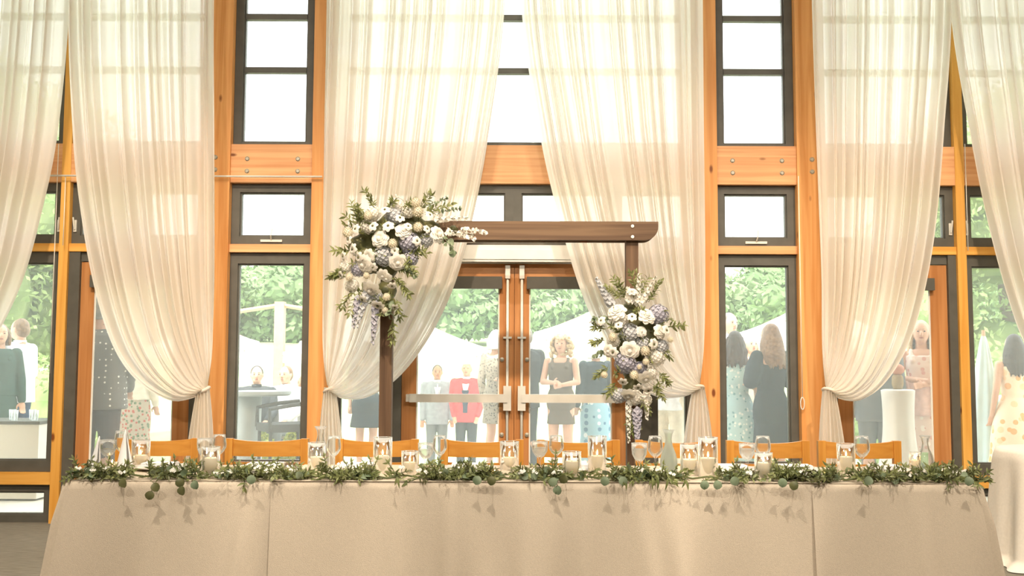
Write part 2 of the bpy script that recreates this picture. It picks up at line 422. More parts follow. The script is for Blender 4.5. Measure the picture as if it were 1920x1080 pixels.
for root, s, xs in ((d1, -1, X(951, 750)), (d2, 1, X(978, 750))):
    # vertical rod, latch case, crash bar
    MB().tube([(xs, yd-.03, .12), (xs, yd-.03, zd1-.03)], .011, 8).build('latch_rod', M_grey, root, smooth=True)
    m = MB().box(xs-.032, xs+.032, yd-.075, yd, wz(960, 770, YW), wz(960, 724, YW)); m.build('latch_case', M_grey, root)
    xo = X(768, 747) if s < 0 else X(1160, 747)
    zc = wz(960, 747, YW)
    m = MB().box(min(xs, xo), max(xs, xo), yd-.085, yd-.045, zc-.034, zc+.034)
    m.box(xo-.03, xo+.03, yd-.07, yd, zc-.03, zc+.03); m.build('crash_bar', M_grey, root)
    for zz in (wz(960, 674, YW), wz(960, 816, YW)):
        b = MB().lathe([(0, 0), (.018, 0), (.018, .012), (0, .016)], n=12)
        b.v = [Vector((xs+s*.045+p.x, yd-p.z, zz+p.y)) for p in b.v]; b.build('bolt_cap', M_bolt, root)
    b = MB().box(xs-.035, xs+.035, yd-.045, yd, wz(960, 633, YW)-.008, wz(960, 633, YW)+.008); b.build('rod_guide', M_grey, root)
    b = MB().box(xs-.02, xs+.02, yd-.05, yd, zd1-.13, zd1-.02); b.build('rod_latch', M_grey, root)
MB().box(xDm-.02, xDm+.02, yd+.02, yd+.06, .01, zd1).build('gap_light_stop', M_door, d1)  # strip added behind the meeting stiles to block leaking light
# operator box above the pair of doors, door frame, sidelights
zo0, zo1 = wz(960, 492, YW), wz(960, 461, YW)
oo = MB().box(xD0+.02, xD1-.02, YW-.06, YW+.045, zo0, zo1).box(xD0+.02, xD1-.02, YW-.07, YW-.06, zo0+.02, zo1-.04)
tag(oo.build('door_operator', M_white), 'long pale metal door operator box mounted over the central double doors', 'door hardware')
def jamb(x0, x1, top=None): trim(MB().box(x0, x1, YW+.03, YW+.2, 0, (top or zr0)-.002), M_dark)
jamb(X(737, 700), xD0-.002); jamb(xD1+.002, X(1222, 780))
trim(MB().box(X(737, 700), X(1222, 780), YW+.08, YW+.2, zd1+.005, zr0-.004), M_dark)
window(xb1, X(737, 700)-.002, 0.0, zr0-.004, .05, tb=.1); window(X(1222, 780)+.002, xc0, 0.0, zr0-.004, .05, tb=.1)
# left and right single doors
xA0, xA1 = X(140, 700), X(350, 790)
d3 = leaf(xA0, xA1, zd1, yd, 1, stl=(.112, .14))
jamb(xp1+.001, xA0-.003); jamb(xA1+.003, xa0-.001)
trim(MB().box(xA0, xA1, YW+.05, YW+.2, zd1+.005, zr0-.004), M_dark)
xB0, xB1 = X(1575, 790), X(1784, 640)
d4 = leaf(xB0, xB1, zd1, yd, -1, stl=(.13, .14))
jamb(xd1+.001, xB0-.003); jamb(xB1+.003, xq0-.001)
trim(MB().box(xB0, xB1, YW+.05, YW+.2, zd1+.005, zr0-.004), M_dark)
# conduit, cords
zc = wz(300, 330, YW-.06)
tag(MB().tube([(wx(60, 330, YW-.06), YW-.06, zc), (wx(604, 330, YW-.06), YW-.06, zc)], .008, 8).build('conduit', M_grey, smooth=True),
    'thin pale steel cable stretched across the lower edge of the left wooden beam', 'cable')
def cord(px, y0, y1, label, Y=YW-.05, ring=False):
    a, b = at(px, y0, Y), at(px, y1, Y); b.x = a.x
    m = MB().tube([a, b], .0035, 6)
    if ring: m.tube([b + Vector((.016*math.cos(t), 0, -.05+.05*math.sin(t))) for t in [PI/2 + 2*PI*i/14 for i in range(15)]], .004, 6)
    tag(m.build('blind_cord', M_white, smooth=True), label, 'cord', 'thin cords hanging in front of the window wall')
cord(110, 270, 700, 'thin blind cord hanging down the leftmost yellow post')
cord(123, 330, 460, 'short thin cord hanging in front of the upper casement right of the leftmost post')
cord(1497, 330, 745, 'white pull cord with a looped end beside the right narrow window', ring=True)
cord(1809, 270, 470, 'thin cord hanging in front of the rightmost yellow post')

# ------------------------------------------------------------------ curtains
def catmull(P, t):
    n = len(P)-1; x = min(max(t, 0), 1)*n; i = min(int(x), n-1); f = x-i
    p0 = P[max(i-1, 0)]; p1 = P[i]; p2 = P[i+1]; p3 = P[min(i+2, n)]
    return tuple(.5*((2*b)+(-a+c)*f+(2*a-5*b+4*c-d)*f*f+(-a+3*b-3*c+d)*f**3) for a, b, c, d in zip(p0, p1, p2, p3))
def resample(P, n=60):
    Q = [catmull(P, i/200) for i in range(201)]; L = [0]
    for a, b in zip(Q, Q[1:]): L.append(L[-1]+math.dist(a, b))
    out = []; j = 0
    for k in range(n+1):
        s = L[-1]*k/n
        while j < 199 and L[j+1] < s: j += 1
        f = (s-L[j])/max(L[j+1]-L[j], 1e-9); out.append(tuple(a+(b-a)*f for a, b in zip(Q[j], Q[j+1])))
    return out
def curtain(col_edge, free_edge, knot, tail, seed, label, side):
    """col_edge: pixels of the edge at the column, free_edge: of the swept edge; both from the top down to the knot"""
    Y = 7.92; rr = random.Random(seed)
    def w(P): return [(at(x, y, Y).x, at(x, y, Y).z) for x, y in P]
    A = w(col_edge); B = w(free_edge)
    ztop = 5.9
    def ext(P):
        (x0, z0), (x1, z1) = P[0], P[1]; s = (x1-x0)/(z1-z0) if abs(z1-z0) > 1e-6 else 0
        return [(x0, ztop)] + P
    A = resample(ext(A), 130); B = resample(ext(B), 130)
    k = at(knot[0], knot[1], Y)
    ph = [rr.uniform(0, 2*PI) for _ in range(8)]
    NU, NV = 330, 130
    def fold(u, t, wid):
        wob = .05*math.sin(2*PI*u*2+ph[0]+1.1*t)+.03*math.sin(2*PI*u*5+ph[1])
        uu = u+wob*.5
        f1 = math.sin(2*PI*uu*11+ph[2]); f2 = math.sin(2*PI*uu*23+ph[3]+.6*math.sin(3*t+ph[6])); f3 = math.sin(2*PI*uu*43+ph[4]+.3*t)
        low = min(1, max(0, t*1.3)); amp = .034*f1*(.6+.7*low)+.030*f2*(1-.35*low)+.014*f3*(1-.75*low)
        g = min(1, wid/.55); return amp*(g**.6)
    def fn(u, v):
        (ax, az), (bx, bz) = A[round(v*130)], B[round(v*130)]
        x = ax+(bx-ax)*u; z = az+(bz-az)*u; wid = math.hypot(bx-ax, bz-az)
        y = Y+fold(u, v, wid)
        q = max(0, (v-.80)/.20); q = q*q*(3-2*q)
        # at the knot the fabric closes into a round bundle
        y = y*(1-q)+q*(Y+.045*math.sin(2*PI*(u*.9+.05)) + .012*math.sin(2*PI*u*12+ph[5]))
        y -= .05*q*math.sin(PI*u)
        # the swept side sags a little towards the room
        y -= .05*max(0, (v-.5)*2)*u*(1-q)
        return (x, y, z)
    root = thing('curtain', (k.x, Y, 0), label, 'curtain', 'sheer curtains tied back along the window wall')
    m = MB().grid(fn, NU, NV)
    # tail under the knot
    t0, t1 = at(tail[0], tail[2], Y).x, at(tail[1], tail[2], Y).x
    zk = k.z+.0
    def ft(u, v):
        e = v**.75*.0+ (1-(1-v)**2.2)
        xm_ = k.x*(1-v)+(.5*(t0+t1))*v; hw = .045+(abs(t1-t0)/2*1.05-.045)*e
        x = xm_+(u*2-1)*hw
        am = .02+.03*v
        y = Y-.02+am*math.sin(2*PI*u*5+ph[3])+.4*am*math.sin(2*PI*u*11+ph[4])-.03*math.sin(PI*u)*(1-v)
        return (x, y, zk+.02-(zk)*v*1.0)
    m.grid(lambda u, v: ft(u, v), 110, 60)
    m.build('panel', M_sheer, root, smooth=True)
    b = MB()
    pts = [(k.x+.042*math.cos(a), Y-.01+.055*math.sin(a), k.z+.02*math.sin(a+seed)) for a in [2*PI*i/24 for i in range(25)]]
    b.tube(pts, .013, 8, caps=False)
    b.build('tieback', M_sheer_tie, root, smooth=True)
    return root
M_sheer_tie = mat('tieback_fabric', (240, 232, 220), .8, 0, .04, trans=.3)
curtain([(402, 0), (403, 250), (402, 500), (398, 650), (388, 722)],
        [(129, 0), (138, 250), (155, 400), (182, 540), (218, 650), (262, 715), (318, 750), (358, 748), (382, 735)],
        (382, 731), (342, 400, 832), 1, 'sheer curtain with a dotted-shirt man seen past its swept left edge, tied at right', 0)
curtain([(613, 0), (606, 250), (603, 450), (604, 640), (613, 722)],
        [(947, 0), (916, 250), (888, 400), (853, 530), (806, 630), (750, 705), (692, 744), (645, 748), (622, 736)],
        (619, 731), (598, 652, 832), 2, 'sheer curtain behind the left flower cluster, swept left and tied beside the carafe', 1)
curtain([(1318, 0), (1320, 250), (1322, 450), (1321, 640), (1313, 718)],
        [(977, 0), (1012, 250), (1048, 410), (1088, 545), (1128, 635), (1175, 705), (1228, 743), (1280, 744), (1308, 732)],
        (1308, 728), (1270, 1338, 835), 3, 'sheer curtain behind the right end of the arch, tied right of the hanging bouquet', 0)
curtain([(1520, 0), (1527, 250), (1534, 450), (1541, 640), (1549, 722)],
        [(1781, 0), (1766, 250), (1748, 430), (1722, 565), (1690, 660), (1652, 722), (1612, 750), (1580, 750), (1556, 738)],
        (1553, 733), (1538, 1594, 834), 4, 'sheer curtain right of the right narrow window, tied above the last chair', 1)
curtain([(-150, 0), (-160, 250), (-160, 500), (-165, 640), (-160, 722)],
        [(126, 0), (103, 250), (74, 400), (42, 520), (0, 615), (-50, 690), (-100, 738), (-135, 745), (-155, 736)],
        (-157, 731), (-195, -135, 832), 5, 'sheer curtain cut off by the left edge of the view', 1)
curtain([(2060, 0), (2064, 250), (2066, 450), (2070, 640), (2072, 722)],
        [(1784, 0), (1822, 250), (1850, 400), (1882, 530), (1918, 640), (1960, 705), (2005, 742), (2040, 746), (2064, 738)],
        (2068, 733), (2040, 2110, 835), 6, 'sheer curtain cut off by the right edge of the view', 0)
tag(MB().tube([(-6.5, 7.93, 5.92), (6.5, 7.93, 5.92)], .02, 10).build('curtain_rod', M_grey, smooth=True), 'long curtain rod high above the windows holding the sheer curtains', 'curtain rod')

# ------------------------------------------------------------------ arch
YA = 7.3
ar = thing('wedding_arch', (0, YA, 0), 'dark brown wooden arch standing behind the long table', 'arch')
zt = wz(960, 415, YA-.07); zbm = wz(960, 450, YA-.07)
xl0, xl1 = wx(712, 650, YA-.045), wx(735, 650, YA-.045)
xr0, xr1 = wx(1174, 480, YA-.045), wx(1197, 480, YA-.045)
for a, b in ((xl0, xl1), (xr0, xr1)):
    MB().box(a, b, YA-.045, YA+.045, 0, zt-.01).build('post', M_archz, ar)
xbl, xbr = wx(672, 430, YA-.07), wx(1234, 430, YA-.07)
for y0, y1 in ((YA-.083, YA-.045), (YA+.045, YA+.083)):
    prof = [(xbl, zt), (xbr, zt)] + [(xbr-.10*(1-math.cos(a)), zt-.035-(zt-zbm-.035)*math.sin(a)) for a in [PI/2*i/8 for i in range(9)]]
    prof += [(xbl+.10*(1-math.cos(a)), zt-.035-(zt-zbm-.035)*math.sin(a)) for a in [PI/2*(8-i)/8 for i in range(9)]]
    n = len(prof); vs = [(x, y0, z) for x, z in prof]+[(x, y1, z) for x, z in prof]
    fs = [tuple(range(n)), tuple(range(2*n-1, n-1, -1))]+[(i, n+i, n+(i+1) % n, (i+1) % n) for i in range(n)]
    MB().add(vs, fs).build('cross_beam', M_arch, ar)
for py in (424, 444):
    p = at(1186, py, YA-.085)
    b = MB().lathe([(0, 0), (.012, 0), (.012, .006), (0, .008)], n=12); b.v = [Vector((p.x+q.x, YA-.083-q.z, p.z+q.y)) for q in b.v]
    b.build('bolt', M_white, ar)

# ------------------------------------------------------------------ table + cloths
YT = 4.74; DT = .76
tL, tR = wx(128, 900, YT), wx(1832, 905, YT)
TZ = .76
for i in range(2):
    x0 = tL+.03+(tR-tL)/2*i; x1 = x0+(tR-tL)/2-.06
    t = thing('banquet_table', ((x0+x1)/2, YT+DT/2, 0), 'folding banquet table hidden under the beige cloth, %s half' % ('left' if i == 0 else 'right'), 'table')
    MB().box(x0, x1, YT+.03, YT+DT-.03, TZ-.045, TZ-.012).build('tabletop', M_china, t)
    for lx in (x0+.12, x1-.12):
        for ly in (YT+.12, YT+.46): MB().tube([(lx, ly, 0), (lx, ly, TZ-.045)], .015, 8).build('leg', M_grey, t)
sL, sR = wx(508, 950, YT), wx(1527, 950, YT)
def cloth(x0, x1, off, lend, rend, seed, label):
    rr = random.Random(seed); rad = .022
    ph = [rr.uniform(0, 6.28) for _ in range(6)]
    bumps = [(rr.uniform(x0, x1), rr.uniform(.035, .10), rr.uniform(-.35, .35), rr.uniform(.014, .038)) for _ in range(int((x1-x0)*6))]
    fl = .10                                         # flare of the ends at the floor
    W = x1-x0
    def pos(x, s):
        """s runs over the top from the back, down the front to the floor"""
        top = DT+off
        if s < top: yy = YT+DT-s; z = TZ+off; dn = 0
        else:
            q = s-top
            yy = YT-off; z = TZ+off
            if q < rad*PI/2:
                a = q/rad; yy = YT-off+rad-rad*math.cos(PI/2-a); z = TZ+off-rad+rad*math.cos(a); dn = 0
                yy = YT-off+rad-rad*math.sin(a)-0
            else: z = TZ+off-rad-(q-rad*PI/2); dn = (TZ-z)/TZ; yy = YT-off
        if dn > 0:
            k = dn**.7
            f = .020*math.sin(x*9+ph[0]+dn)+.010*math.sin(x*17+ph[1])
            for bx, bw, sl, am in bumps:
                d = (x-bx-sl*dn*.4)/bw; f += am*math.exp(-d*d)
            yy -= k*f*1.1+.05*dn
        return yy, z
    L = DT+off+rad*PI/2+(TZ-.01-rad)
    def fn(u, v):
        s = v*L; x = x0+u*W; yy, z = pos(x, s); dn = max(0, (TZ-z)/TZ)
        if lend: x -= (1-u)**6*fl*dn
        if rend: x += u**6*fl*dn
        return (x, yy, z)
    m = MB().grid(fn, int(W*70), 150)
    if lend or rend:                                  # side drop
        xe = x0 if lend else x1; sg = -1 if lend else 1
        def fs_(u, v):
            z = TZ+off-v*(TZ-.01); dn = v
            r = min(1, v*12)
            x = xe+sg*(.004*0+(.026*math.sin(min(1, v*25)*PI/2))+fl*dn+.012*math.sin(u*16+ph[2])*dn)
            yy = YT-off+u*(DT) - (1-u)**4*(.05*dn+.02*dn)
            if v < .03: x = xe+sg*.026*math.sin(v/.03*PI/2); z = TZ+off-.02*(1-math.cos(v/.03*PI/2))
            return (x, yy, z)
        m.grid(fs_, 40, 60)
        # rounded corner strip between the front fall and the side fall
        def fc(u, v):
            a = fn(0 if lend else 1, (DT+off)/L+(1-(DT+off)/L)*v); b = fs_(0, v)
            z = a[2]*(1-u)+b[2]*u; bul = .02*math.sin(PI*u)*min(1, v*4)
            return (a[0]*(1-u)+b[0]*u+sg*bul, a[1]*(1-u)+b[1]*u-bul, z)
        m.grid(fc, 6, 60)
    o = m.build('tablecloth', M_cloth, smooth=True)
    return tag(o, label, 'tablecloth', 'beige linen cloths on the long head table')
cloth(tL, sL+.012, 0, True, False, 1, 'beige linen tablecloth over the left end of the long table, left of the seam')
cloth(sL, sR, .004, False, False, 2, 'wide beige linen tablecloth over the middle of the long table, between both seams')
cloth(sR-.012, tR, 0, False, True, 3, 'beige linen tablecloth over the right end of the long table, right of the seam')

# ------------------------------------------------------------------ chairs
def make_chair():
    c = thing('dining_chair', (0, 0, 0), 'x', 'chair')
    hw = .235
    def top(x): return .885+.0*x
    # top rail: gently bowed, crest dips in the middle
    def rail(z0, z1, th, dip, nm, x=hw):
        m = MB()
        n = 16
        for j in range(n):
            pass
        vs = []; fs = []
        for i in range(n+1):
            u = i/n*2-1; xx = u*x; yb = .035*(1-u*u); dz = -dip*(1-u*u)
            vs += [(xx, yb, z0), (xx, yb+th, z0), (xx, yb+th, z1+dz), (xx, yb, z1+dz)]
        for i in range(n):
            a = i*4; b = a+4
            for k in range(4): fs.append((a+k, b+k, b+(k+1) % 4, a+(k+1) % 4))
        fs.append((3, 2, 1, 0)); fs.append((n*4, n*4+1, n*4+2, n*4+3))
        m.add(vs, fs); return m.build(nm, M_chair, c)
    rail(.79, .885, .022, .012, 'top_rail', hw-.04)
    rail(.745, .758, .016, 0, 'back_slat', hw-.04); rail(.60, .66, .016, 0, 'back_slat', hw-.04)
    for s in (-1, 1):
        a = .004 if 0 else 0
        m = MB().box(s*hw-.022, s*hw+.022, -.004, .03, .44, .888)
        m.v = [Vector((p.x-s*.0, p.y, p.z)) for p in m.v]
        x0, x1 = (hw-.042, hw) if s > 0 else (-hw, -hw+.042)
        MB().box(x0, x1, -.004, .032, .0, .888).build('back_post', M_chairz, c)
        MB().box(x0, x1, .39, .43, 0, .43).build('leg', M_chairz, c)
    MB().box(-hw, hw, .032, .45, .43, .46).build('seat', M_chair, c)
    MB().box(-hw+.042, hw-.042, .40, .42, .36, .43).build('apron', M_chair, c)
    return c
ch0 = make_chair()
YC = 5.72
CH = [(297, 'wooden chair at the left end of the long table, behind the leftmost candle vase'),
      (502, 'wooden chair in front of the left narrow window'),
      (708, 'wooden chair behind the left post of the arch'),
      (904, 'wooden chair in front of the left door of the central pair'),
      (1084, 'wooden chair in front of the right door of the central pair'),
      (1268, 'wooden chair behind the frosted carafe and the tied curtain tail'),
      (1438, 'wooden chair in front of the right narrow window, below the navy dress'),
      (1609, 'wooden chair at the right end of the long table, below the last tied curtain')]
for i, (px, lb) in enumerate(CH):
    x = wx(px, 850, YC); o = ch0 if i == 0 else dup(ch0)
    # seat side faces the table (towards the camera); the back is farthest away
    o.location = (x, YC, 0); o.rotation_euler = (0, 0, PI); o['label'] = lb; o['group'] = 'wooden chairs along the far side of the long table'
WM[ch0.name] = Matrix()

# ------------------------------------------------------------------ flowers and leaves
def frame(n):
    n = n.normalized(); a = n.cross(Vector((0, 0, 1)) if abs(n.z) < .9 else Vector((1, 0, 0))).normalized(); return a, a.cross(n).normalized(), n
def leafq(mb, p, d, l, w, nrm=None, rnd=False, cup=.15):
    """one leaf blade from p along d; rnd: round eucalyptus leaf"""
    d = d.normalized(); n = nrm or Vector((R.uniform(-1, 1), R.uniform(-1.5, .1), R.uniform(-.2, 1)))
    s = d.cross(n)
    if s.length < 1e-3: s = d.cross(Vector((1, 0, .3)))
    s.normalize(); n = s.cross(d)
    if rnd: prof = [(0, .12), (.12, .62), (.35, .97), (.62, 1), (.87, .66), (1, .1)]
    else: prof = [(0, .1), (.2, .75), (.45, 1), (.75, .6), (1, .04)]
    vs = []; fs = []
    for i, (t, ww) in enumerate(prof):
        c = p+d*(l*t)+n*(cup*l*math.sin(PI*t)*.6 - .12*l*t*t); hw = w*.5*ww
        vs += [c-s*hw+n*hw*.35, c, c+s*hw+n*hw*.35]
    for i in range(len(prof)-1):
        a = i*3; fs += [(a, a+1, a+4, a+3), (a+1, a+2, a+5, a+4)]
    mb.add(vs, fs)
def sprig(mbl, mbs, p, d, L, n, size, rnd=False, droop=.3, pair=True):
    d = d.normalized(); pts = []
    q = p.copy()
    for i in range(n+1):
        pts.append(q.copy()); d = (d+Vector((R.uniform(-.12, .12), R.uniform(-.12, .12), -droop/n))).normalized(); q = q+d*(L/n)
    mbs.tube(pts, [.0022]*len(pts), 4)
    for i in range(1, n+1):
        dd = (pts[i]-pts[i-1]).normalized(); a, b, _ = frame(dd); th = R.uniform(0, 6.28)
        for k in ((0, PI) if pair else (0,)):
            o = (a*math.cos(th+k)+b*math.sin(th+k)); sz = size*R.uniform(.75, 1.15)
            leafq(mbl, pts[i], dd*.7+o, sz, sz*(.95 if rnd else .34), rnd=rnd)
    leafq(mbl, pts[-1], d, size, size*(.95 if rnd else .34), rnd=rnd)
def petalcup(mb, c, ax, r, n_p, openness, w, h0=0):
    a, b, n = frame(ax); ph = R.uniform(0, 6.28)
    for k in range(n_p):
        t = ph+2*PI*k/n_p+R.uniform(-.1, .1); o = a*math.cos(t)+b*math.sin(t); s = n.cross(o).normalized()
        vs = []; fs = []
        J = 5
        for j in range(J):
            f = j/(J-1); ang = openness*(.25+.9*f)
            rad = r*(.12+.88*math.sin(min(PI/2, ang)*(f*.75+.25))*f**.6); hh = r*1.0*(f)*math.cos(min(1.5, ang*.9))+h0
            hw = w*.5*math.sin(PI*(.18+.68*f))
            cc = c+o*rad+n*hh
            lift = n*(-.08*r*f*f)
            for sx in (-1, -.5, 0, .5, 1): vs.append(cc+s*hw*sx-o*(abs(sx)**2*hw*.45)+lift*(1-abs(sx)))
        for j in range(J-1):
            for i in range(4): fs.append((j*5+i, j*5+i+1, (j+1)*5+i+1, (j+1)*5+i))
        mb.add(vs, fs)
def rose(c, ax, r, parent, m=None, nm='rose'):
    mb = MB(); a = ax.normalized()
    petalcup(mb, c, ax, r*1.05, 7, 1.35, r*1.3, -.15*r); petalcup(mb, c, ax, r*.95, 7, 1.2, r*1.15, -.05*r); petalcup(mb, c, ax, r*.82, 6, 1.0, r*1.05, .02*r)
    petalcup(mb, c, ax, r*.66, 6, .8, r*.95, .1*r); petalcup(mb, c, ax, r*.46, 4, .6, r*.7, .2*r)
    mb.ell(c+a*r*.42, r*.28, 8)
    return mb.build(nm, m or M_petal, parent, smooth=True)
def ball(c, r, parent, m=None, ax=None):
    """button chrysanthemum: a dome covered in short petals"""
    mb = MB().ell(c, r*.82, 12)
    n = 90
    for i in range(n):
        z = 1-2*(i+.5)/n; t = i*2.39996; q = Vector((math.sqrt(1-z*z)*math.cos(t), math.sqrt(1-z*z)*math.sin(t), z))
        a, b, _ = frame(q); p = c+q*r*.78
        leafq(mb, p, (q*1.1+a*.4*R.uniform(-1, 1)+b*.5), r*.34, r*.26, nrm=b, cup=.25)
    return mb.build('chrysanthemum', m or M_cream, parent, smooth=True)
def anemone(c, ax, r, parent):
    mb = MB(); petalcup(mb, c, ax, r, 6, 1.5, r*1.1); petalcup(mb, c, ax, r*.8, 5, 1.3, r*.95, .05*r)
    o = mb.build('anemone', M_petal, parent, smooth=True)
    MB().ell(c+ax.normalized()*r*.25, r*.2, 8).build('flower_eye', M_leaf3, o, smooth=True)
    return o
def floret(mb, p, n, r):
    a, b, n = frame(n)
    for k in range(4):
        t = PI/2*k+R.uniform(-.2, .2); leafq(mb, p, a*math.cos(t)+b*math.sin(t)+n*.35, r, r*.9, nrm=n, rnd=True, cup=.1)
def hydrangea(c, r, parent, m=None, n=95):
    mb = MB().ell(c, r*.8, 12)
    for i in range(n):
        z = 1-2*(i+.5)/n; t = i*2.39996; q = Vector((math.sqrt(1-z*z)*math.cos(t), math.sqrt(1-z*z)*math.sin(t), z))
        floret(mb, c+q*r*R.uniform(.85, 1.02), q, r*.2)
    return mb.build('hydrangea', m or M_blue, parent, smooth=True)
def spike(p, d, L, r, parent, m=None, nm='delphinium', droop=.2, n=34):
    """a stem densely set with small florets"""
    d = d.normalized(); pts = []; q = p.copy()
    K = 12
    for i in range(K+1):
        pts.append(q.copy()); d = (d+Vector((0, 0, -droop/K))).normalized(); q = q+d*(L/K)
    st = MB().tube(pts, .0025, 5); mb = MB()
    for i in range(n):
        f = i/(n-1); k = min(K-1, int(f*K)); g_ = f*K-k; c = pts[k].lerp(pts[k+1], min(1, g_))
        a, b, _ = frame(pts[k+1]-pts[k]); t = i*2.4; o = a*math.cos(t)+b*math.sin(t); rr = r*(1-.6*f)
        floret(mb, c+o*rr*.6, o, rr*.8)
    o = mb.build(nm, m or M_lav, parent, smooth=True); st.build('flower_stem', M_stem, o); return o
def foliage(parent, lst, nm='leaf_sprig', mt=None):
    """lst of (p, d, L, n, size, round, droop); every sprig is a part of its own"""
    for p, d, L, n, sz, rn, dr in lst:
        l = MB(); sprig(l, l, p, d, L, n, sz, rn, dr)
        o = l.build(nm, mt or M_leaf, parent, smooth=True)
UPV = Vector((0, 0, 1)); FW = Vector((0, -1, 0))
# left cluster at the arch's upper corner
YF = 7.06
def P(px, py, dy=0): return at(px, py, YF+dy)
fl = thing('flower_arrangement', P(730, 470), 'large cluster of white roses and pale blue flowers on the arch top left', 'flowers')
px_m = 1867/7.2
def rr_(px): return px/px_m
def dirp(px, py, cx, cy, k=.9): return Vector(((px-cx)/60*k, -1, -(py-cy)/60*k))
# a dark base of moss and leaves that carries the stems
bm = MB()
for x, y, r in ((700, 440, 26), (735, 425, 28), (775, 425, 24), (810, 430, 18), (690, 490, 26), (725, 500, 24), (725, 545, 20), (722, 580, 14), (740, 465, 24), (670, 460, 18), (850, 432, 10)):
    p = P(x, y, .14); bm.ell(p, (rr_(r), .09, rr_(r)), 10)
bm.build('moss_base', M_leaf3, fl, smooth=True, remesh=.02)
ROSE = [(713, 449, 16), (756, 434, 15), (746, 491, 16), (819, 441, 16), (719, 515, 12), (697, 540, 17), (685, 495, 17), (693, 480, 13), (725, 520, 10)]
for x, y, r in ROSE: rose(P(x, y, -.03), dirp(x, y, 735, 460), rr_(r)*1.08, fl)
for x, y, r in ((784, 426, 10), (736, 457, 10), (784, 397, 11), (687, 517, 7), (725, 557, 8), (722, 582, 7), (690, 405, 9), (780, 380, 10), (652, 437, 11), (655, 520, 8)):
    ball(P(x, y, -.05), rr_(r), fl)
for x, y, r in ((663, 467, 11), (674, 482, 11), (709, 571, 12), (781, 452, 9), (728, 425, 11), (740, 575, 8), (722, 395, 10), (842, 435, 8), (655, 450, 9), (805, 404, 9)):
    anemone(P(x, y, -.06), dirp(x, y, 735, 460), rr_(r)*1.1, fl)
for x, y, r, m in ((718, 480, 19, M_blue), (768, 455, 20, M_lav), (740, 405, 18, M_blue), (800, 450, 13, M_blue), (672, 505, 14, M_lav), (700, 400, 14, M_petal), (745, 385, 14, M_petal), (770, 485, 14, M_lav), (660, 535, 13, M_petal), (690, 425, 14, M_petal), (765, 395, 14, M_petal), (648, 500, 12, M_petal), (820, 405, 10, M_petal), (705, 555, 12, M_blue)):
    hydrangea(P(x, y, .02), rr_(r), fl, m)
for x, y, r in ((645, 480, 9), (668, 430, 10), (700, 425, 10), (750, 410, 9), (765, 425, 8), (700, 500, 9), (735, 535, 8), (680, 560, 9), (740, 470, 8), (800, 430, 8), (640, 515, 8)): anemone(P(x, y, -.05), dirp(x, y, 735, 460), rr_(r)*1.1, fl)
spike(P(690, 545), Vector((-.3, -.2, -1)), rr_(70), rr_(9), fl, M_blue, n=44)
spike(P(705, 570), Vector((-.05, -.2, -1)), rr_(75), rr_(8), fl, M_lav, n=44)
spike(P(672, 560), Vector((-.15, -.2, -1)), rr_(55), rr_(8), fl, M_lav, n=36)
spike(P(700, 590), Vector((.0, -.1, -1)), rr_(52), rr_(3.5), fl, M_lav, nm='amaranthus', n=26)
spike(P(818, 412), Vector((1, -.1, .1)), rr_(60), rr_(7), fl, M_petal, nm='stock', droop=.1)
spike(P(838, 438), Vector((1, -.1, .1)), rr_(52), rr_(6), fl, M_petal, nm='stock', droop=.3, n=20)
spike(P(735, 395), Vector((.3, -.1, 1)), rr_(30), rr_(7), fl, M_petal, nm='stock', droop=.1)
FO = []
for x, y, dx, dz, L, rn in ((680, 430, -.4, .9, 50, 0), (672, 420, -.2, 1, 34, 0), (690, 440, -.6, .5, 50, 0), (660, 470, -1, .1, 30, 0), (655, 505, -1, -.3, 34, 0), (665, 545, -.8, -.9, 40, 0), (680, 545, -.5, -1, 44, 0),
                            (800, 400, .8, .35, 60, 0), (790, 395, .5, .8, 36, 0), (755, 490, .5, -.2, 30, 0), (770, 478, .8, .4, 28, 0), (742, 520, .7, -.7, 45, 0), (745, 505, 1, -.1, 34, 0), (700, 390, -.2, 1, 30, 0), (730, 400, .3, 1, 30, 0),
                            (745, 560, .2, -1, 34, 0), (738, 600, .1, -1, 40, 0), (760, 400, .2, 1, 24, 0), (650, 520, -.9, .3, 26, 0), (720, 430, .2, .2, 20, 0), (705, 465, .2, -.6, 24, 0), (733, 545, 0, -1, 30, 0), (765, 465, .4, -.6, 20, 0)):
    for k in range(2): FO.append((P(x+R.uniform(-4, 4), y+R.uniform(-4, 4), .02), Vector((dx+R.uniform(-.2, .2), R.uniform(-.6, 0), dz)), rr_(L)*R.uniform(.8, 1.1), 7, rr_(13), False, .25))
for x, y in [(R.uniform(655, 800), R.uniform(400, 580)) for _ in range(26)]:
    if abs(x-730) + .4*abs(y-470) < 95: FO.append((P(x, y, .06), Vector((R.uniform(-.7, .7), -1, R.uniform(-.6, .7))), rr_(26), 4, rr_(11), False, .1))
foliage(fl, FO)
foliage(fl, [(P(825, 440, -.03), Vector((.9, -.2, -.6)), rr_(38), 4, rr_(14), True, .9), (P(728, 560, -.03), Vector((.3, -.2, -1)), rr_(30), 4, rr_(12), True, .3), (P(755, 500, -.03), Vector((.8, -.2, -.3)), rr_(30), 5, rr_(7), True, .5), (P(815, 400, 0), Vector((1, -.1, .3)), rr_(46), 7, rr_(6), True, .1), (P(800, 390, 0), Vector((1, -.1, .5)), rr_(40), 7, rr_(6), True, .1)], 'eucalyptus_sprig', M_leaf2)
foliage(fl, [(P(860, 432, -.02), Vector((1, -.1, .05)), rr_(50), 10, rr_(7), True, .3), (P(850, 440, -.02), Vector((1, -.1, -.1)), rr_(40), 8, rr_(6), True, .2)], 'waxflower_sprig', M_petal)
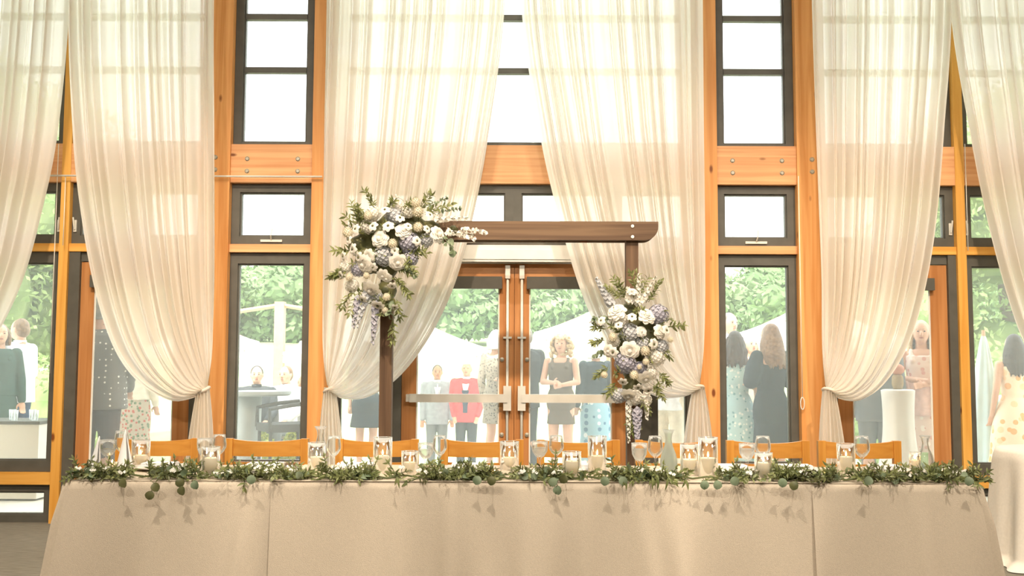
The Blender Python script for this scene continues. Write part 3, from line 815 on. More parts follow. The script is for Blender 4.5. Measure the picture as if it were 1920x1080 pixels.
# right hanging cluster on the post
f2 = thing('flower_arrangement', P(1190, 650), 'tall hanging bouquet of white roses and lavender flowers on the right arch post', 'flowers')
bm = MB()
for x, y, r in ((1180, 590, 22), (1190, 620, 30), (1175, 650, 28), (1215, 640, 26), (1190, 690, 26), (1185, 725, 20), (1225, 605, 18), (1190, 750, 12), (1190, 560, 14)):
    bm.ell(P(x, y, .14), (rr_(r), .085, rr_(r)), 10)
bm.build('moss_base', M_leaf3, f2, smooth=True, remesh=.02)
for x, y, r in ((1157, 586, 17), (1212, 594, 16), (1181, 657, 17), (1209, 707, 14), (1178, 738, 14), (1202, 622, 10), (1236, 622, 13), (1143, 658, 12), (1185, 548, 9)):
    rose(P(x, y, -.03), dirp(x, y, 1190, 640), rr_(r)*1.08, f2)
for x, y, r in ((1149, 632, 9), (1210, 658, 10), (1189, 703, 9), (1211, 678, 7), (1199, 688, 5), (1133, 703, 7), (1257, 637, 6)): ball(P(x, y, -.05), rr_(r), f2)
for x, y, r in ((1185, 595, 9), (1160, 610, 8), (1150, 660, 10), (1225, 645, 10), (1168, 715, 9), (1215, 730, 9), (1248, 620, 10), (1128, 602, 9), (1196, 725, 9)): anemone(P(x, y, -.06), dirp(x, y, 1190, 640), rr_(r)*1.1, f2)
for x, y, r, m in ((1234, 590, 19, M_lav), (1182, 625, 18, M_blue), (1172, 680, 20, M_lav), (1160, 742, 14, M_blue), (1198, 692, 14, M_lav), (1230, 670, 17, M_petal), (1205, 645, 14, M_blue), (1240, 650, 14, M_blue), (1150, 640, 12, M_petal), (1190, 745, 15, M_petal), (1210, 750, 12, M_petal), (1165, 600, 14, M_petal), (1220, 700, 12, M_petal)):
    hydrangea(P(x, y, .02), rr_(r), f2, m)
spike(P(1145, 570), Vector((-.55, -.1, 1)), rr_(55), rr_(9), f2, M_blue, droop=.05, n=44)
spike(P(1195, 570), Vector((.05, -.1, 1)), rr_(55), rr_(7), f2, M_petal, nm='stock', droop=.05)
spike(P(1205, 565), Vector((.5, -.1, 1)), rr_(52), rr_(6), f2, M_petal, nm='stock', droop=.05)
spike(P(1180, 565), Vector((-.1, -.1, 1)), rr_(26), rr_(9), f2, M_petal, nm='stock', droop=.05)
spike(P(1178, 755), Vector((.0, -.1, -1)), rr_(72), rr_(6), f2, M_petal, nm='stock', droop=.1, n=40)
spike(P(1194, 770), Vector((.0, -.1, -1)), rr_(56), rr_(10), f2, M_lav, droop=.1, n=50)
spike(P(1212, 735), Vector((.0, -.1, -1)), rr_(50), rr_(7), f2, M_petal, nm='stock', droop=.1, n=36)
spike(P(1128, 610), Vector((-1, -.1, .3)), rr_(24), rr_(6), f2, M_blue, droop=.05, n=20)
FO = []
for x, y, dx, dz, L in ((1175, 560, -.5, 1, 42), (1165, 560, -.7, .9, 36), (1200, 560, .2, 1, 44), (1215, 565, .6, .9, 44), (1190, 550, -.1, 1, 42), (1135, 615, -1, .1, 26), (1135, 640, -1, -.1, 26), (1140, 690, -.9, -.4, 30), (1235, 700, .7, -.6, 26), (1235, 640, .8, -.8, 34), (1250, 610, 1, .2, 28), (1225, 720, .5, -.7, 24), (1205, 740, .3, -1, 30), (1185, 770, 0, -1, 40), (1155, 720, -.6, -.5, 26), (1190, 780, 0, -1, 30), (1195, 600, .1, .3, 22), (1165, 625, -.3, .2, 22), (1215, 655, .3, .2, 24)):
    for k in range(2): FO.append((P(x+R.uniform(-4, 4), y+R.uniform(-4, 4), .02), Vector((dx+R.uniform(-.2, .2), R.uniform(-.5, 0), dz)), rr_(L)*R.uniform(.8, 1.1), 7, rr_(12), False, .2))
for _ in range(22): FO.append((P(R.uniform(1145, 1240), R.uniform(580, 735), .06), Vector((R.uniform(-.8, .8), -1, R.uniform(-.6, .6))), rr_(24), 4, rr_(10), False, .1))
foliage(f2, FO)
foliage(f2, [(P(1145, 600, .0), Vector((-1, -.1, .2)), rr_(30), 6, rr_(8), True, .3), (P(1140, 660, 0), Vector((-1, -.1, -.1)), rr_(24), 5, rr_(8), True, .3)], 'eucalyptus_sprig', M_leaf2)

# garland on the table
VS = [(263, 877, 825, 33, 853, 24, 'straight glass vase holding a candle left of the first chair'),
      (394, 896, 838, 34, 858, 25, 'glass vase holding a tall candle before the column left of the narrow window'),
      (593, 884, 830, 32, 856, 24, 'glass vase holding a candle in front of the tall clear carafe'),
      (717, 888, 820, 35, 854, 25, 'tall glass vase holding a candle in front of the left arch post'),
      (768, 892, 846, 31, 866, 24, 'low glass vase holding a candle just right of the left arch post'),
      (955, 880, 828, 35, 857, 24, 'glass vase holding a candle where the two central doors meet'),
      (1072, 897, 847, 35, 864, 27, 'low wide glass vase holding a candle in front of the brown-dress woman'),
      (1120, 888, 818, 35, 854, 25, 'tall glass vase holding a candle below the blue patterned skirt'),
      (1293, 890, 833, 34, 861, 30, 'glass vase holding a wide candle right of the frosted carafe'),
      (1328, 893, 820, 36, 858, 30, 'tallest glass vase holding a candle left of the right narrow window'),
      (1432, 900, 849, 33, 867, 26, 'low glass vase holding a candle in front of the right narrow window'),
      (1587, 889, 832, 33, 856, 25, 'glass vase holding a candle below the last tied curtain'),
      (1716, 880, 848, 20, 862, 15, 'small glass vase holding a slim candle near the right table end')]
VS_ = VS
def yback_(py):
    d = camR @ Vector((0, (540-py)/F, -1)); return max(YT+.05, min(YT+DT-.06, d.y*(TZ+.004-CAMH)/d.z))
def T(px, py=None, y=None, z=None): pass
def tabx(px, y): return wx(px, 885, y)
GB = [(150, 475, 'left section of the leafy eucalyptus garland, around the first two candle vases'),
      (475, 845, 'garland section before the left narrow window and the left arch post'),
      (845, 1180, 'garland section in front of the central double doors'),
      (1180, 1500, 'garland section below the hanging bouquet and right narrow window'),
      (1500, 1828, 'right end section of the leafy eucalyptus garland')]
HANG = [(232, 897, 15, 0), (290, 905, 34, 0), (338, 896, 36, 0), (366, 900, 26, 1), (472, 890, 20, 1), (745, 893, 22, 2), (898, 892, 20, 1), (925, 893, 24, 0), (1040, 895, 40, 1), (1060, 890, 20, 0), (1135, 893, 18, 1), (1165, 893, 18, 1),
        (1172, 897, 22, 2), (1222, 894, 24, 2), (1233, 894, 24, 2), (1252, 894, 26, 2), (1285, 898, 22, 2), (1320, 900, 30, 1), (1345, 900, 26, 1), (1375, 893, 28, 1), (1467, 896, 22, 1), (1490, 902, 18, 0), (1630, 893, 16, 1), (1815, 893, 22, 1)]
for gi, (a, b, lb) in enumerate(GB):
    gr = thing('eucalyptus_garland', (tabx((a+b)/2, YT+.1), YT+.1, TZ), lb, 'garland', 'leafy garland sections along the front of the long table')
    st = MB(); lp = MB(); lr = MB(); ld = MB(); fb = MB()
    x = a; pts = []
    while x <= b: pts.append(Vector((tabx(x, YT+.09), YT+.09+.02*math.sin(x*.05), TZ+.016+.006*math.sin(x*.11)))); x += 12
    st.tube(pts, .005, 6)
    n = int((b-a)*.95)
    dens = lambda px: .55+.45*math.sin(px*.031)*math.sin(px*.013+1)+.2
    for i in range(n):
        px = R.uniform(a, b); 
        yy = YT+.085+R.gauss(0, .045); yy = max(YT+.01, min(YT+.2, yy)); hz = TZ+.012+abs(R.gauss(0, .017))*dens(px)
        if any(abs(px-v_[0]) < v_[3]*.55 and yy < yback_(v_[1])+.04 for v_ in VS_): continue
        p = Vector((tabx(px, YT+.09), yy, hz)); d = Vector((R.uniform(-1, 1), R.uniform(-.7, .3), R.uniform(-.15, .55)))
        k = R.random()
        if k < .50: sprig(lp, st, p, d, .05*R.uniform(.7, 1.4), 3, .034, False, .2)
        elif k < .72: sprig(ld, st, p, d, .045, 3, .03, False, .25)
        elif k < .88: leafq(lr, p, d+Vector((0, -.3, .2)), .040*R.uniform(.7, 1.15), .038, rnd=True)
        elif k < .93: sprig(lp, st, p, Vector((R.uniform(-.7, .7), -.2, 1)), .07*R.uniform(.6, 1.1), 4, .028, False, .1)
        else:
            for _ in range(4): floret(fb, p+Vector((R.uniform(-.015, .015), R.uniform(-.015, .015), .02+R.uniform(0, .012))), Vector((R.uniform(-.5, .5), -1, .8)), .009)
    for v in (lp, lr, ld, fb):                         # nothing sinks into the tabletop
        for q in v.v:
            if q.z < TZ+.006 and q.y > YT-.004: q.z = TZ+.006+R.uniform(0, .004)
    st.build('stem', M_stem, gr, smooth=True)
    lp.build('pointed_foliage', M_leaf, gr, smooth=True); ld.build('dark_foliage', M_leaf3, gr, smooth=True)
    lr.build('round_foliage', M_leaf2, gr, smooth=True); fb.build('blossoms', M_petal, gr, smooth=True)
    for hx, hy, L, kd in HANG:
        if a <= hx < b:
            l = MB(); s = MB(); yh = YT-.055
            p0 = at(hx, 888, YT); p0 = Vector((p0.x, YT+.03, TZ+.02)); p1 = Vector((p0.x, yh, TZ+.008)); p2 = Vector((wx(hx, hy, yh), yh-.008, wz(hx, hy, yh)))
            s.tube([p0, p1, p2], .0018, 5)
            m_ = (M_leaf3, M_leaf2, M_leaf)[kd]
            if kd == 2: leafq(l, p2, Vector((R.uniform(-.3, .3), -.1, -1)), L/390*1.0, .012, nrm=Vector((.2, -1, .1))); leafq(l, p2, Vector((R.uniform(-.9, .9), -.1, -1)), L/390*.8, .011, nrm=Vector((.2, -1, .1)))
            else:
                k = max(1, int(L/16))
                q = p2.copy()
                for j in range(k):
                    leafq(l, q, Vector((R.uniform(-.6, .6), -.15, -1)), .043, .042, nrm=Vector((R.uniform(-.4, .4), -1, .1)), rnd=True)
                    q2 = q+Vector((R.uniform(-.02, .02), -.004, -.036)); s.tube([q, q2], .0016, 5); q = q2
            o = l.build('hanging_leaf', m_, gr, smooth=True); s.build('twig', M_stem, o, smooth=True)

# ------------------------------------------------------------------ table settings
def tab(px, py_base):
    """point of the tabletop seen at pixel (px, py_base)"""
    d = camR @ Vector(((px-960)/F, (540-py_base)/F, -1)); k = (TZ+.004-CAMH)/d.z
    return Vector((0, 0, CAMH))+d*k
def yback(py): return max(YT+.05, min(YT+DT-.06, tab(960, py).y))
def hgt(px, py_top, p):                                # height of pixel row py_top above the table at p's depth
    return wz(px, py_top, p.y)-TZ-.004
def cyl_glass(r, h, t=.002):
    return [(0, .003), (r-t, .003), (r-t, h), (r, h+.001), (r, 0), (0, 0)]
def vase(px, base, top, w, ctop, cw, lb, candle_lb=None):
    y = yback(base); x = wx(px, base, y); p = Vector((x, y, TZ+.004)); s = 1867/y
    r = w/2/s; h = hgt(px, top, p)
    v = thing('candle_vase', p, lb, 'vase', 'glass cylinders holding pillar candles on the long table')
    MB().lathe(cyl_glass(r, h), p, 32).build('glass', M_gls, v, smooth=True)
    MB().tube([p+Vector((r*math.cos(a), r*math.sin(a), h)) for a in [2*PI*i/32 for i in range(33)]], .0016, 6, False).build('rim', M_rim, v, smooth=True)
    ch = hgt(px, ctop, p); candle(p+Vector((0, 0, .0035)), min(cw/2/s, r-.006), ch-.004, candle_lb or ('white pillar candle burning inside the '+lb.split('holding')[0].strip()))
def candle(p, r, h, lb, group='lit pillar candles on the long table'):
    c = thing('pillar_candle', p, lb, 'candle', group)
    MB().lathe([(0, 0), (r, 0), (r, h-.004), (r-.003, h), (r*.7, h-.003), (0, h-.006)], p, 24).build('wax', M_wax, c, smooth=True)
    MB().tube([p+Vector((0, 0, h-.006)), p+Vector((.001, 0, h+.008))], .0012, 6).build('wick', M_black, c)
    MB().lathe([(0, 0), (.003, .003), (.0045, .009), (.0036, .016), (.0016, .023), (0, .028)], p+Vector((0, 0, h+.003)), 10).build('flame', M_flame, c, smooth=True)
    return c
M_rim = glassy('glass_rim', (235, 240, 240), .5, (255, 255, 255), 1.0, .5, (200, 210, 210))
for v in VS: vase(*v)
def goblet(px, base, top, w, lb, water=.5):
    """stemmed water glass"""
    y = yback(base); x = wx(px, base, y); p = Vector((x, y, TZ+.004)); s = 1867/y; R_ = w/2/s; H = max(.12, hgt(px, top, p))
    g_ = thing('water_goblet', p, lb, 'glass', 'water goblets at the place settings')
    b0 = H*.38
    prof = [(0, .002), (R_*.8, .003), (R_*.82, .0), (R_*.8, .005), (.006, .012), (.005, b0*.7), (.008, b0), (R_*.6, b0+H*.1), (R_*.93, b0+H*.26), (R_, b0+H*.42), (R_, H)]
    prof2 = prof + [(R_-.0015, H), (R_-.0015, b0+H*.42), (R_*.93-.0015, b0+H*.26), (R_*.6-.0015, b0+H*.1+.001), (0, b0+.004)]
    MB().lathe(prof2, p, 28).build('glass', M_gls, g_, smooth=True)
    MB().tube([p+Vector((R_*math.cos(a), R_*math.sin(a), H)) for a in [2*PI*i/28 for i in range(29)]], .0013, 6, False).build('rim', M_rim, g_, smooth=True)
    hw = b0+(H-b0)*water+.0
    MB().lathe([(0, b0+.006), (R_*.58-.003, b0+H*.1+.002), (R_*.9-.002, b0+H*.26), (R_-.003, max(hw, b0+H*.3)), (0, max(hw, b0+H*.3))], p, 24).build('water', M_water, g_, smooth=True)
def wine(px, base, top, w, lb, fill=.0):
    y = yback(base); x = wx(px, base, y); p = Vector((x, y, TZ+.004)); s = 1867/y; R_ = w/2/s; H = max(.15, hgt(px, top, p))
    g_ = thing('wine_glass', p, lb, 'glass', 'wine glasses at the place settings')
    b0 = H*.42; bh = H-b0
    prof = [(0, .001), (R_*.9, .0), (R_*.9, .003), (.008, .009), (.0035, .02), (.0035, b0-.006), (.007, b0), (R_*.62, b0+bh*.14), (R_*.96, b0+bh*.34), (R_, b0+bh*.5), (R_*.9, b0+bh*.8), (R_*.78, H)]
    prof += [(R_*.78-.0014, H), (R_*.9-.0014, b0+bh*.8), (R_-.0014, b0+bh*.5), (R_*.96-.0014, b0+bh*.34), (R_*.6-.001, b0+bh*.15), (0, b0+.004)]
    MB().lathe(prof, p, 28).build('glass', M_gls, g_, smooth=True)
    MB().tube([p+Vector((R_*.78*math.cos(a), R_*.78*math.sin(a), H)) for a in [2*PI*i/28 for i in range(29)]], .0012, 6, False).build('rim', M_rim, g_, smooth=True)
goblet(201, 880, 825, 30, 'water goblet between the two white napkin cones at the left table end')
wine(226, 879, 808, 26, 'wine glass left of the first candle vase')
goblet(382, 882, 822, 27, 'water goblet left of the second candle vase', .4)
wine(410, 881, 815, 26, 'wine glass right behind the second candle vase')
wine(625, 885, 818, 27, 'wine glass right of the tall clear carafe')
goblet(798, 881, 831, 29, 'full water goblet left of the wine glass before the grey-suit man', .62)
wine(824, 883, 817, 27, 'wine glass in front of the grey-suit man')
goblet(1012, 878, 828, 30, 'full water goblet below the dark suit at the right central door', .65)
wine(1043, 881, 817, 28, 'wine glass in front of the brown-dress woman')
goblet(1199, 888, 831, 29, 'water goblet at the foot of the right arch post', .7)
wine(1229, 886, 818, 29, 'wine glass between a goblet and the frosted carafe')
goblet(1401, 882, 832, 29, 'full water goblet below the pale blue floral dress', .7)
wine(1431, 884, 818, 29, 'wine glass behind the low candle vase at the right narrow window')
wine(1617, 886, 818, 29, 'wine glass right of the vase below the last tied curtain')
def carafe(px, base, top, w, lb, m, fill=True):
    y = yback(base); x = wx(px, base, y); p = Vector((x, y, TZ+.004)); s = 1867/y; R_ = w/2/s; H = hgt(px, top, p)
    c = thing('carafe', p, lb, 'carafe', 'glass carafes on the long table')
    prof = [(0, 0), (R_*.92, 0), (R_, H*.04), (R_, H*.3), (R_*.85, H*.46), (R_*.48, H*.64), (R_*.36, H*.78), (R_*.44, H*.9), (R_*.68, H)]
    prof += [(a-.002, z) for a, z in reversed(prof[3:])]+[(R_-.002, H*.04), (0, .004)]
    MB().lathe(prof, p, 32).build('glass', m, c, smooth=True)
    MB().tube([p+Vector((R_*.68*math.cos(a), R_*.68*math.sin(a), H)) for a in [2*PI*i/28 for i in range(29)]], .0014, 6, False).build('rim', M_rim, c, smooth=True)
    if fill: MB().lathe([(0, .004), (R_-.004, .006), (R_-.004, H*.3), (R_*.8, H*.46), (R_*.62, H*.54), (0, H*.54)], p, 28).build('water', M_water, c, smooth=True)
carafe(600, 874, 800, 32, 'tall clear carafe behind the vase by the left narrow window', M_gls)
carafe(1254, 889, 806, 32, 'frosted water carafe left of two candle vases', M_frost)
carafe(1736, 880, 817, 30, 'clear carafe near the right end of the table', M_gls, False)
def votive(px, base, w, h, lb, glass=True):
    y = yback(base); x = wx(px, base, y); p = Vector((x, y, TZ+.0045)); s = 1867/y; r = w/2/s
    t = thing('tealight', p, lb, 'candle', 'small tealights among the garland')
    if glass: MB().lathe(cyl_glass(r, h), p, 24).build('glass_cup', M_gls, t, smooth=True)
    MB().lathe([(0, .004), (r*.72, .004), (r*.72, .018), (0, .018)], p, 20).build('wax', M_wax, t, smooth=True)
    MB().lathe([(0, 0), (.004, .003), (.0055, .009), (.003, .018), (0, .024)], p+Vector((0, 0, .019)), 10).build('flame', M_flame, t, smooth=True)
votive(545, 897, 28, .07, 'tealight in a clear cup left of the carafe vase')
votive(1547, 899, 20, .028, 'low tealight between the two right chairs')
votive(928, 897, 18, .03, 'small tealight in the garland left of the central doors gap')
votive(1767, 895, 20, .03, 'low tealight by the small white bowl at the right end')
votive(210, 880, 16, .03, 'tealight glowing behind the leftmost water goblet')
# napkin cones, plates, bowl
def napkin(px, base, top, w, lb, tilt=0):
    y = yback(base); x = wx(px, base, y); p = Vector((x, y, TZ+.005)); s = 1867/y; r = w/2/s; h = hgt(px, top, p)
    m = MB(); n = 16; vs = []; fs = []
    apex = p+Vector((r*.75*tilt, 0, h))
    K = 6
    for j in range(K+1):
        f = j/K
        for k in range(n+1):
            a = -PI*.15+2*PI*.92*k/n; rr2 = r*(1-f)*(1+.05*math.sin(3*a)*(1-f))+.001
            vs.append(p.lerp(apex, f)+Vector((rr2*math.cos(a), rr2*math.sin(a)*.7, 0)))
    for j in range(K):
        for k in range(n): fs.append((j*(n+1)+k, j*(n+1)+k+1, (j+1)*(n+1)+k+1, (j+1)*(n+1)+k))
    o = tag(m.add(vs, fs).build('napkin', M_nap, smooth=True, solid=.002), lb, 'napkin', 'standing white napkin cones at the left table end')
napkin(175, 893, 818, 26, 'leftmost white napkin cone standing at the table corner', .9)
napkin(233, 884, 806, 32, 'white napkin cone standing behind a wine glass near the left table end', 0)
def plate(px, w, lb, fold=True):
    y = YT+.50; x = wx(px, 880, y); p = Vector((x, y, TZ+.0045)); s = 1867/y; r = w/2/s
    t = tag(MB().lathe([(0, 0), (r*.6, 0), (r, .014), (r, .017), (r*.62, .004), (0, .004)], p, 40).build('plate', M_china, smooth=True), lb, 'plate', 'white plates at the place settings')
    if fold:
        m = MB()
        for k in range(3): m.box(x-r*.62, x+r*.55, y-.06+.004*k, y+.06-.004*k, p.z+.017+.006*k, p.z+.022+.006*k)
        tag(m.build('folded_napkin', M_nap), 'folded white napkin on the plate '+lb.split('plate ')[1], 'napkin', 'folded napkins lying on the plates')
for px, w, lb in ((302, 100, 'white plate in front of the first chair from the left'), (500, 104, 'white plate in front of the left narrow window'), (672, 100, 'white plate left of the left arch post'), (880, 104, 'white plate in front of the left central door'),
              (1098, 84, 'white plate in front of the right central door'), (1372, 90, 'white plate before the left edge of the right narrow window'), (1490, 104, 'white plate just right of the right narrow window'), (1660, 90, 'white plate at the right end of the table')):
    plate(px, w, lb)
p = Vector((wx(1771, 884, YT+.3), YT+.3, TZ+.0045))
tag(MB().lathe([(0, 0), (.033, 0), (.038, .01), (.038, .048), (.034, .048), (.033, .012), (0, .01)], p, 28).build('bowl', M_china, smooth=True), 'small white bowl at the right end of the garland', 'bowl')
# little white flowers laid between plates
def rosebud(px, lb):
    p = Vector((wx(px, 882, YT+.24), YT+.24, TZ+.03))
    r_ = thing('cut_rose', p-Vector((0, 0, .025)), lb, 'flower', 'loose white roses lying behind the garland')
    rose(p, Vector((R.uniform(-.5, .5), -1, .8)), .026, r_, nm='bloom')
for px, lb in ((455, 'loose white rose left of the plate before the left narrow window'), (516, 'loose white rose right of the plate before the left narrow window'), (885, 'loose white rose in front of the left central door'), (1350, 'loose white rose left of the right narrow window'), (1470, 'loose white rose right of the low vase at the right narrow window')):
    rosebud(px, lb)

# ------------------------------------------------------------------ round table at the right edge
yR = 6.75
rt = thing('round_table', (wx(2010, 900, yR), yR, 0), 'round table under the white cloth at the right edge', 'table')
cx = rt.location.x; rr0 = cx-wx(1880, 840, yR)
MB().lathe([(0, .72), (rr0-.02, .72), (rr0-.02, .75), (0, .75)], (cx, yR, 0), 48).build('tabletop', M_china, rt)
MB().lathe([(.04, 0), (.04, .72)], (cx, yR, 0), 16).build('pedestal', M_grey, rt)
def fr_(u, v):
    a = 2*PI*u
    if v < .3: r = rr0*v/.3; return (cx+r*math.cos(a), yR+r*math.sin(a), .757)
    q = (v-.3)/.7
    fo = math.sin(a*9+.5)+.5*math.sin(a*14+1)
    r = rr0+.012*math.sin(min(1, q*12)*PI/2)+q**.8*(.05+.045*fo)
    pool = max(0, q-.93)/.07
    return (cx+(r+.06*pool)*math.cos(a), yR+(r+.06*pool)*math.sin(a), max(.006, .757-.006*(q > 0)-.745*q))
tag(MB().grid(fr_, 260, 60).build('tablecloth', M_cloth2, smooth=True), 'off-white floor-length cloth on the round table at the right edge', 'tablecloth')

# ------------------------------------------------------------------ outdoors: ground
M_pat = mat('patio_stone', (206, 202, 190), .9, 0, .06, 3, .1, 60)
M_grass = mat('lawn_grass', (168, 180, 130), .95, 0, .12, 1.2, c2=(150, 166, 112), spec=.1)
def gstrip(y0, y1, n, nm, m, xw):
    return struct(nm, MB().grid(lambda u, v: (-xw+2*xw*u, y0+(y1-y0)*v, ground(y0+(y1-y0)*v)), 12, n), m, smooth=True)
gstrip(8.4, 17.2, 40, 'patio', M_pat, 16); gstrip(17.2, 140, 120, 'lawn', M_grass, 110)
# trees
M_bark = mat('bark', (120, 104, 84), .9, 0, .2, 20, .4, 40)
TF = [mat('far_foliage', (134, 156, 110), .9, 0, .2, .5, c2=(108, 134, 90), spec=.1, trans=.2), mat('near_foliage', (172, 188, 128), .7, 0, .2, 2, c2=(124, 148, 88), spec=.2, trans=.35),
      mat('pale_foliage', (148, 168, 124), .9, 0, .2, .5, c2=(122, 146, 102), spec=.1, trans=.2)]
def tree(x, Y, h, r, lsz, n, label, group, m, lumps=9, open_=False):
    g0 = ground(Y); rr = random.Random(int(x*31+Y*7))
    t = thing('tree', (x, Y, g0), label, 'tree', group)
    hc = g0+h-r
    MB().tube([(x, Y, g0-.1), (x+.05*r, Y, g0+(h-r)*.6), (x, Y, hc)], [.05*h*.6, .035*h*.6, .02*h], 8).build('trunk', M_bark, t, smooth=True)
    LP = [(Vector((x, Y, hc)), r*.75)]
    for _ in range(lumps):
        d = Vector((rr.gauss(0, 1), rr.gauss(0, 1), rr.gauss(0, .9))).normalized(); q = Vector((x, Y, hc-.15*r))+Vector((d.x*r*.62, d.y*r*.62, d.z*r*.62*(h*.5/r if h*.5 > r else 1)))
        LP.append((q, r*rr.uniform(.34, .52)))
    c = MB()
    if not open_:
        for q, s in LP: c.ell(q, s*(.72 if r > 2.45 or Y > 40 else .62), 10)
    for i in range(n):
        q, s = LP[rr.randrange(len(LP))]; d = Vector((rr.gauss(0, 1), rr.gauss(0, 1), rr.gauss(0, 1))).normalized()
        p = q+d*s*rr.uniform(.8, 1.08); e = Vector((rr.gauss(0, 1), rr.gauss(0, 1), rr.gauss(0, 1))).normalized(); f_ = e.cross(d)
        if f_.length < .05: continue
        f_.normalize(); a = lsz*rr.uniform(.6, 1.2)
        c.add([p-e*a, p+f_*a*.45, p+e*a, p-f_*a*.45], [(0, 1, 2, 3)])
    c.build('foliage', m, t)
    return t
far = [tree(0, 60, h, r, .30, 2600, 'x', None, TF[k % 3 if k != 1 else 2], 10) for k, (h, r) in enumerate([(5.6, 2.7), (6.2, 2.9), (5.0, 2.5)])]
spots = []
rr_t = random.Random(3)
for i in range(27): spots.append((-41+i*3.15+rr_t.uniform(-.6, .6), 60+rr_t.uniform(-2, 2)))
for i in range(22): spots.append((-46+i*4.3+rr_t.uniform(-.6, .6), 72+rr_t.uniform(-2, 2)))
used = set()
for i, (x, Y) in enumerate(spots):
    k = i % 3; o = far[k] if k not in used else dup(far[k]); used.add(k)
    o.location = (x, Y, ground(Y)); s = rr_t.uniform(.9, 1.08)*(1.12 if Y > 66 else 1); o.scale = (s*1.05, s*1.05, s)
    o['label'] = 'hazy green tree in the treeline beyond the lawn, behind the pale parasols' if Y < 66 else 'hazy green tree in the rear row of the treeline beyond the lawn'
    o['group'] = 'trees of the distant treeline'+(' front row' if Y < 66 else ' rear row')
def px2x(px, Y): return wx(px, 600, Y)
for px, Y, h, r, lb in ((30, 17, 7.2, 2.4, 'tall leafy tree outside the far left window behind the white-shirted man'),
                        (105, 19, 6.4, 1.7, 'leafy tree seen right beside the leftmost yellow post'),
                        (-160, 16, 7.5, 2.6, 'tall tree outside the far left edge of the wall'),
                        (1880, 18, 6.6, 2.3, 'tall leafy tree outside the far right window above the dark-haired woman'),
                        (1740, 20, 5.2, 1.5, 'leafy tree outside the right single door behind the blonde woman'),
                        (2060, 17, 7.5, 2.5, 'tall tree outside the far right edge of the wall')):
    tree(px2x(px, Y), Y, h, r, .075, 9000, lb, None, TF[1], 14)
def bush(px, Y, h, r, lb, m=None, sz=.05):
    x = px2x(px, Y); g0 = ground(Y); c = MB(); rr = random.Random(int(px)); 
    for _ in range(7): c.ell((x+rr.uniform(-.5, .5)*r, Y+rr.uniform(-.4, .4)*r, g0+h*rr.uniform(.3, .6)), (r*.5, r*.5, h*.38), 10)
    for _ in range(900):
        d = Vector((rr.gauss(0, 1), rr.gauss(0, 1), abs(rr.gauss(0, 1)))).normalized(); p = Vector((x+d.x*r, Y+d.y*r*.8, g0+.05*h+d.z*h*.95)); leafq(c, p, Vector((rr.gauss(0, 1), rr.gauss(0, 1), rr.gauss(0, 1)+.4)), sz*1.6, sz)
    return tag(c.build('shrub', m or TF[1]), lb, 'shrub')
bush(70, 15, 1.7, 1.3, 'pale green shrub below the tree outside the far left window')
bush(0, 15.5, 1.9, 1.4, 'pale green shrub behind the green-clad guest at the left edge')
bush(1720, 16, 1.8, 1.2, 'pale green shrub outside the right single door')
bush(1850, 15, 1.7, 1.2, 'pale green shrub outside the far right window')
M_ylw = mat('yellow_green_leaf', (190, 190, 96), .7, 0, .25, 20, c2=(120, 140, 60), trans=.2)
for px, Y, r, lb in ((492, 11.7, .22, 'yellow-green plant on the patio below the grey high table'), (560, 11.9, .2, 'yellow-green plant on the patio behind the wicker bar stool')):
    bush(px, Y, .52, r, lb, M_ylw, .035)

# parasols
M_can = mat('canopy_cloth', (250, 248, 240), .9, 0, .02, trans=.3)
M_pole = mat('pale_wood_pole', (204, 168, 134), .7, 0, .08, 20)
def canopy(t, c, half, rise, rot=.0):
    ap = Vector(c)+Vector((0, 0, rise)); cs = []
    n = 8
    for k in range(n):
        a = rot+PI/4*k; rad = half*(1.0 if k % 2 else 1.36)
        cs.append(Vector((c[0]+rad*math.cos(a), c[1]+rad*math.sin(a), c[2]-(0 if k % 2 else .10))))
    m = MB()
    for k in range(n):
        p, q = cs[k], cs[(k+1) % n]; vs = []; K = 5
        for j in range(K+1):
            f = j/K
            for i in range(5):
                u = i/4; b = p.lerp(q, u); v = ap.lerp(b, f); v.z -= .05*math.sin(PI*f)+.06*math.sin(PI*u)*f*f; vs.append(v)
        for i in range(5): u = i/4; b = p.lerp(q, u); vs.append(b+Vector((0, 0, -.14-.06*math.sin(PI*u))))
        m.add(vs, [(j*5+i, j*5+i+1, (j+1)*5+i+1, (j+1)*5+i) for j in range(K+1) for i in range(4)])
    m.build('canopy', M_can, t)
    for k in range(n): MB().tube([ap-Vector((0, 0, .06)), cs[k]-Vector((0, 0, .05))], .012, 5).build('rib', M_pole, t)
def parasol(px, Y, yap, yrim, halfpx, lb, pole=True, rot=PI/4):
    x = px2x(px, Y); zr = wz(px, yrim, Y); za = wz(px, yap, Y)
    t = thing('parasol', (x, Y, ground(Y)), lb, 'parasol', 'white parasols on the patio')
    MB().tube([(x, Y, ground(Y)), (x, Y, za)], .03, 8).build('pole', M_pole, t)
    MB().lathe([(0, 0), (.3, 0), (.28, .08), (.04, .1), (0, .1)], (x, Y, ground(Y)), 20).build('base', M_grey, t)
    canopy(t, (x, Y, zr), halfpx/1867*Y, za-zr, rot)
    return t
parasol(735, 14.6, 572, 650, 172, 'white parasol outside the left central door')
parasol(1140, 15.6, 566, 624, 140, 'white parasol above the guests outside the right central door', rot=PI/4+.1)
parasol(1520, 14.2, 560, 626, 140, 'white parasol above the navy-dress woman outside the right narrow window')
